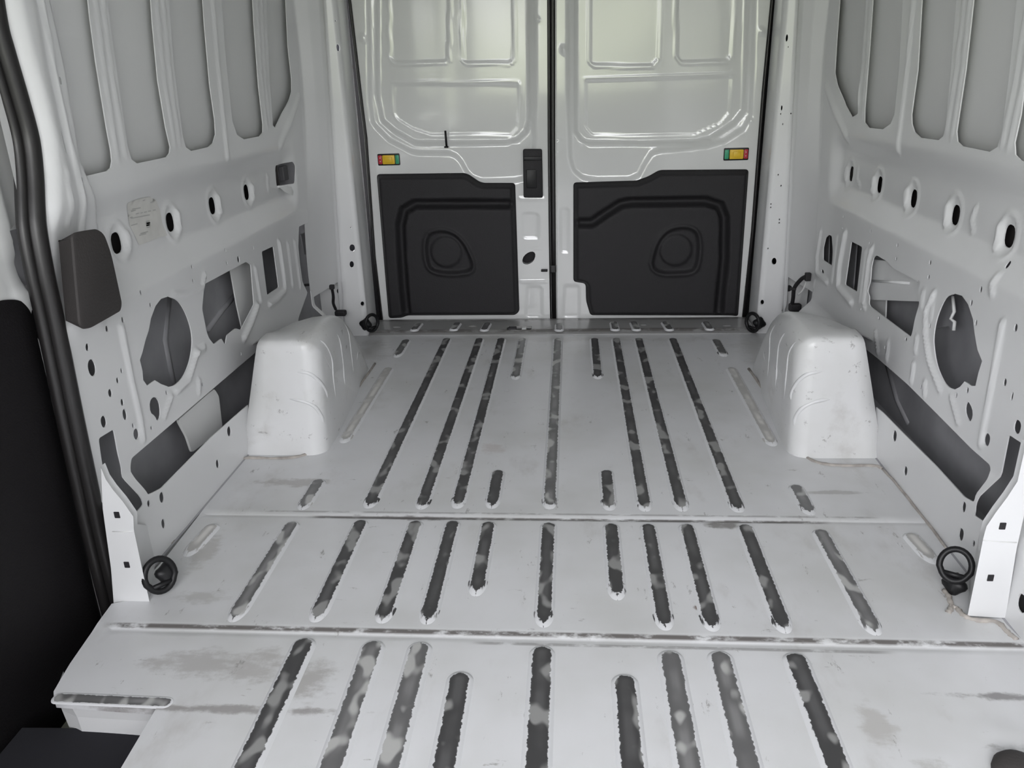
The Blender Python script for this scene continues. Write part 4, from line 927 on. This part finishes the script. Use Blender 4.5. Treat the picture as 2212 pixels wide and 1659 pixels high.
for (u0, v0, u1, v1) in [(128, 1505, 356, 1515)]:
    make_rib(onz(u0, v0, .003)[:2], onz(u1, v1, .003)[:2], w=0.014, h=0.0006, m_=M_rib2, tail=False).name = 'worn_edge'

# ------------------------------------------------------------------ black pad on the left wall
pd = [tuple(onx(u, v, -0.886)[1:]) for u, v in ((157, 505), (175, 500), (214, 494), (228, 506), (243, 548), (266, 655), (263, 673), (200, 709), (182, 711), (174, 700))]
tag(prism('wall_pad', smooth_closed(rounded(pd, .02, 3), 1), lambda a, b, h: (-0.926+h, a, b), 0.040, M_foam, None, 0.005, 0.0, 0.016), 'tall dark brown-grey padded block on the wall beside the sliding door seal', 'pad')

# ------------------------------------------------------------------ label stuck to the left wall
wf = wall_f(-1)
lab = rounded(wpoly(-1, 'zL', [(370, 432), (470, 392), (560, 376), (618, 408), (648, 480), (668, 600), (712, 706), (640, 722), (470, 792), (432, 700), (390, 620), (376, 500)]), .004, 2)
lb = tag(sheet('paper_label', lab, [], 0.01, lambda P: wf(P, 0.0015), M_label, None), 'scuffed white paper label peeling off the wall between two oval holes', 'label')
for q in [[(410, 482), (482, 470)], [(440, 523), (470, 515)], [(480, 516), (500, 510)], [(510, 508), (535, 503)], [(545, 500), (570, 496)], [(585, 492), (610, 487)], [(390, 555), (412, 548)], [(398, 622), (455, 605)], [(400, 560), (560, 530)],
          [(500, 410), (520, 402)], [(565, 425), (605, 408)], [(400, 500), (440, 490)], [(480, 690), (545, 672)], [(470, 705), (530, 690)], [(530, 596), (560, 590)], [(528, 612), (565, 605)], [(532, 628), (560, 622)]]:
    a, b = wpoly(-1, 'zL', q); a, b = np.array(a), np.array(b); w = 0.0012
    if abs(q[0][1]-q[1][1]) < 8 and q[0][1] > 590: w = 0.004
    s_ = np.array([0, w]); sheet('print_line', [tuple(a-s_), tuple(b-s_), tuple(b+s_), tuple(a+s_)], [], 0.02, lambda P: wf(P, 0.0022), M_text, lb)

# ------------------------------------------------------------------ lashing rings
def lashing_ring(c, ring_c, ring_n, rr, base_dir, base_r, label, group='lashing rings'):
    c = np.array(c, float); e_ = empty('lashing_ring', tuple(c), label, 'lashing ring', group)
    # base: lobed boss
    d = np.array(base_dir, float); d /= np.linalg.norm(d); a = np.cross(d, (0.2, 0.3, 0.9)); a /= np.linalg.norm(a); b = np.cross(d, a)
    V = []; F = []; n = 20; lev = [(0, 1.0), (0.35, 1.0), (0.65, 0.88), (0.9, 0.6), (1.0, 0.25)]
    for h, s in lev:
        for i in range(n):
            t = 2*math.pi*i/n; r = base_r*s*(1+0.13*math.cos(4*t)); V.append(c+a*r*math.cos(t)+b*r*math.sin(t)+d*base_r*0.75*h)
    for l in range(len(lev)-1):
        for i in range(n): F.append((l*n+i, l*n+(i+1) % n, (l+1)*n+(i+1) % n, (l+1)*n+i))
    F += [tuple(range(n))[::-1], tuple((len(lev)-1)*n+i for i in range(n))]
    under(obj('base', V, F, M_plastic2, None, True), e_)
    nn = np.array(ring_n, float); nn /= np.linalg.norm(nn); a = np.cross(nn, (0, 0.01, 1)); a /= np.linalg.norm(a); b = np.cross(nn, a); rc = np.array(ring_c, float)
    pts = []
    for i in range(28):
        t = 2*math.pi*i/28; k = rr*(1 if math.sin(t) < 0.4 else 0.94); pts.append(rc+a*k*math.cos(t)*0.86+b*k*math.sin(t))
    under(tube('ring', pts, rr*0.19, M_plastic2, None, 10, True), e_)
    r2 = tube('hinge_bar', [rc-a*rr*0.72+b*rr*0.55, rc+a*rr*0.72+b*rr*0.55], rr*0.16, M_plastic2); under(r2, e_)
    return e_
p = onz(351, 1236, 0.045); lashing_ring(onz(358, 1238, 0.036), p+np.array([0.0, -0.012, 0]), (0.75, -0.6, 0.25), 0.036, (0.8, -0.5, 0.4), 0.022, 'black lashing ring folded flat over its base beside the sliding door pillar')
p = onz(2064, 1222, 0.062); lashing_ring(onz(2063, 1262, 0.016), p, (-0.45, -0.75, 0.45), 0.033, (-0.7, -0.6, 0.4), 0.022, 'black lashing ring standing upright beside the lumpy sealant')
p = ony(803, 698, 3.10); lashing_ring(ony(790, 700, 3.112), p, (0.75, -0.65, 0.0), 0.036, (0.1, -1, 0.1), 0.024, 'black lashing ring at the foot of the rear pillar on the sliding door side')
p = ony(1626, 697, 3.09); lashing_ring(ony(1640, 698, 3.112), p, (-0.80, -0.60, 0.0), 0.038, (-0.1, -1, 0.1), 0.024, 'black lashing ring at the foot of the rear pillar below the wiring harness')
p = onz(2196, 1668, 0.0); e5 = tag(obj('lashing_ring', *(lambda q: (q[0], q[1]))((lambda n=24, L=((0, 1), (.4, .98), (.75, .8), (.95, .45), (1, .12)): ([(p[0]+0.036*s*math.cos(2*math.pi*i/n), p[1]-0.004+0.036*s*math.sin(2*math.pi*i/n), 0.026*h) for h, s in L for i in range(n)],
    [(l*n+i, l*n+(i+1) % n, (l+1)*n+(i+1) % n, (l+1)*n+i) for l in range(len(L)-1) for i in range(n)]+[tuple((len(L)-1)*n+i for i in range(n))]))()), M_foam, None, True), 'dark domed cap on the floor, cut off by the corner of the picture', 'cap')
e5.name = 'floor_cap'

# ------------------------------------------------------------------ wiring behind the pillar feet
h = empty('wiring_harness', tuple(ony(1710, 665, 3.02)), 'black wiring harness clipped above the wheel arch opposite the sliding door', 'wiring')
hp = [ony(u, v, y) for u, v, y in ((1741, 597, 2.90), (1730, 604, 2.93), (1716, 622, 2.97), (1713, 645, 3.0), (1709, 668, 3.03))]
under(tube('cable', spline(hp, 5), 0.0075, M_plastic), h)
under(tube('cable', spline([hp[0]]+[ony(u, v, y) for u, v, y in ((1740, 612, 2.93), (1733, 628, 2.95), (1724, 636, 2.97))], 5), 0.0035, M_skin), h)
c = ony(1745, 598, 2.89); under(box('clip', c, (0.020, 0.02, 0.030), M_plastic, None, 0.003), h)
c = ony(1713, 624, 2.965); under(box('cable_tie', c, (0.022, 0.012, 0.010), M_plastic, None, 0.002), h)
c = ony(1717, 664, 3.0); under(box('plug', c, (0.045, 0.03, 0.03), M_plastic, None, 0.006), h)
h = empty('wiring_harness', tuple(ony(722, 665, 3.02)), 'black wiring harness clipped above the wheel arch on the sliding door side', 'wiring')
hp = [ony(u, v, y) for u, v, y in ((717, 622, 2.93), (720, 640, 2.96), (720, 655, 2.98), (725, 668, 3.02))]
under(tube('cable', spline(hp, 5), 0.0060, M_plastic), h)
c = ony(717, 620, 2.92); under(box('clip', c, (0.018, 0.018, 0.018), M_plastic, None, 0.003), h)
c = ony(736, 676, 3.03); under(box('plug', c, (0.045, 0.03, 0.022), M_plastic, None, 0.006), h)

# ------------------------------------------------------------------ roof and cab shell behind the camera
def ceil_f(P):
    x, y = P[:, 0], P[:, 1]; return np.stack([x, y, 1.72+0.06*np.cos(x*1.6)-0.012*sstep(1-np.abs(((y+5) % 0.6)-0.3)/0.03)], 1)
kind(sheet('ceiling', [(-1.02, -1.30), (1.02, -1.30), (1.02, 3.45), (-1.02, 3.45)], [], 0.06, ceil_f, M_skin))
kind(sheet('wall_front', [(-1.02, -0.02), (1.02, -0.02), (1.02, 1.80), (-1.02, 1.80)], [[(-0.85, 0.85), (0.85, 0.85), (0.85, 1.70), (-0.85, 1.70)]], 0.06, lambda P: np.stack([P[:, 0], 0*P[:, 0]-1.27, P[:, 1]], 1), M_grey, flange=(0, 0.03, 0)))
cabl = kind(sheet('wall_cab', [(-1.27, -0.25), (-1.27, 1.75), (-0.15, 1.75), (-0.15, -0.25)], [[(-1.15, 0.60), (-1.15, 1.66), (-0.25, 1.66), (-0.25, 0.60)]], 0.06, lambda P: np.stack([0*P[:, 0]-1.0, P[:, 0], P[:, 1]], 1), M_grey, flange=(-0.03, 0, 0)))  # unseen cab side; window opening enlarged to brighten the right wall
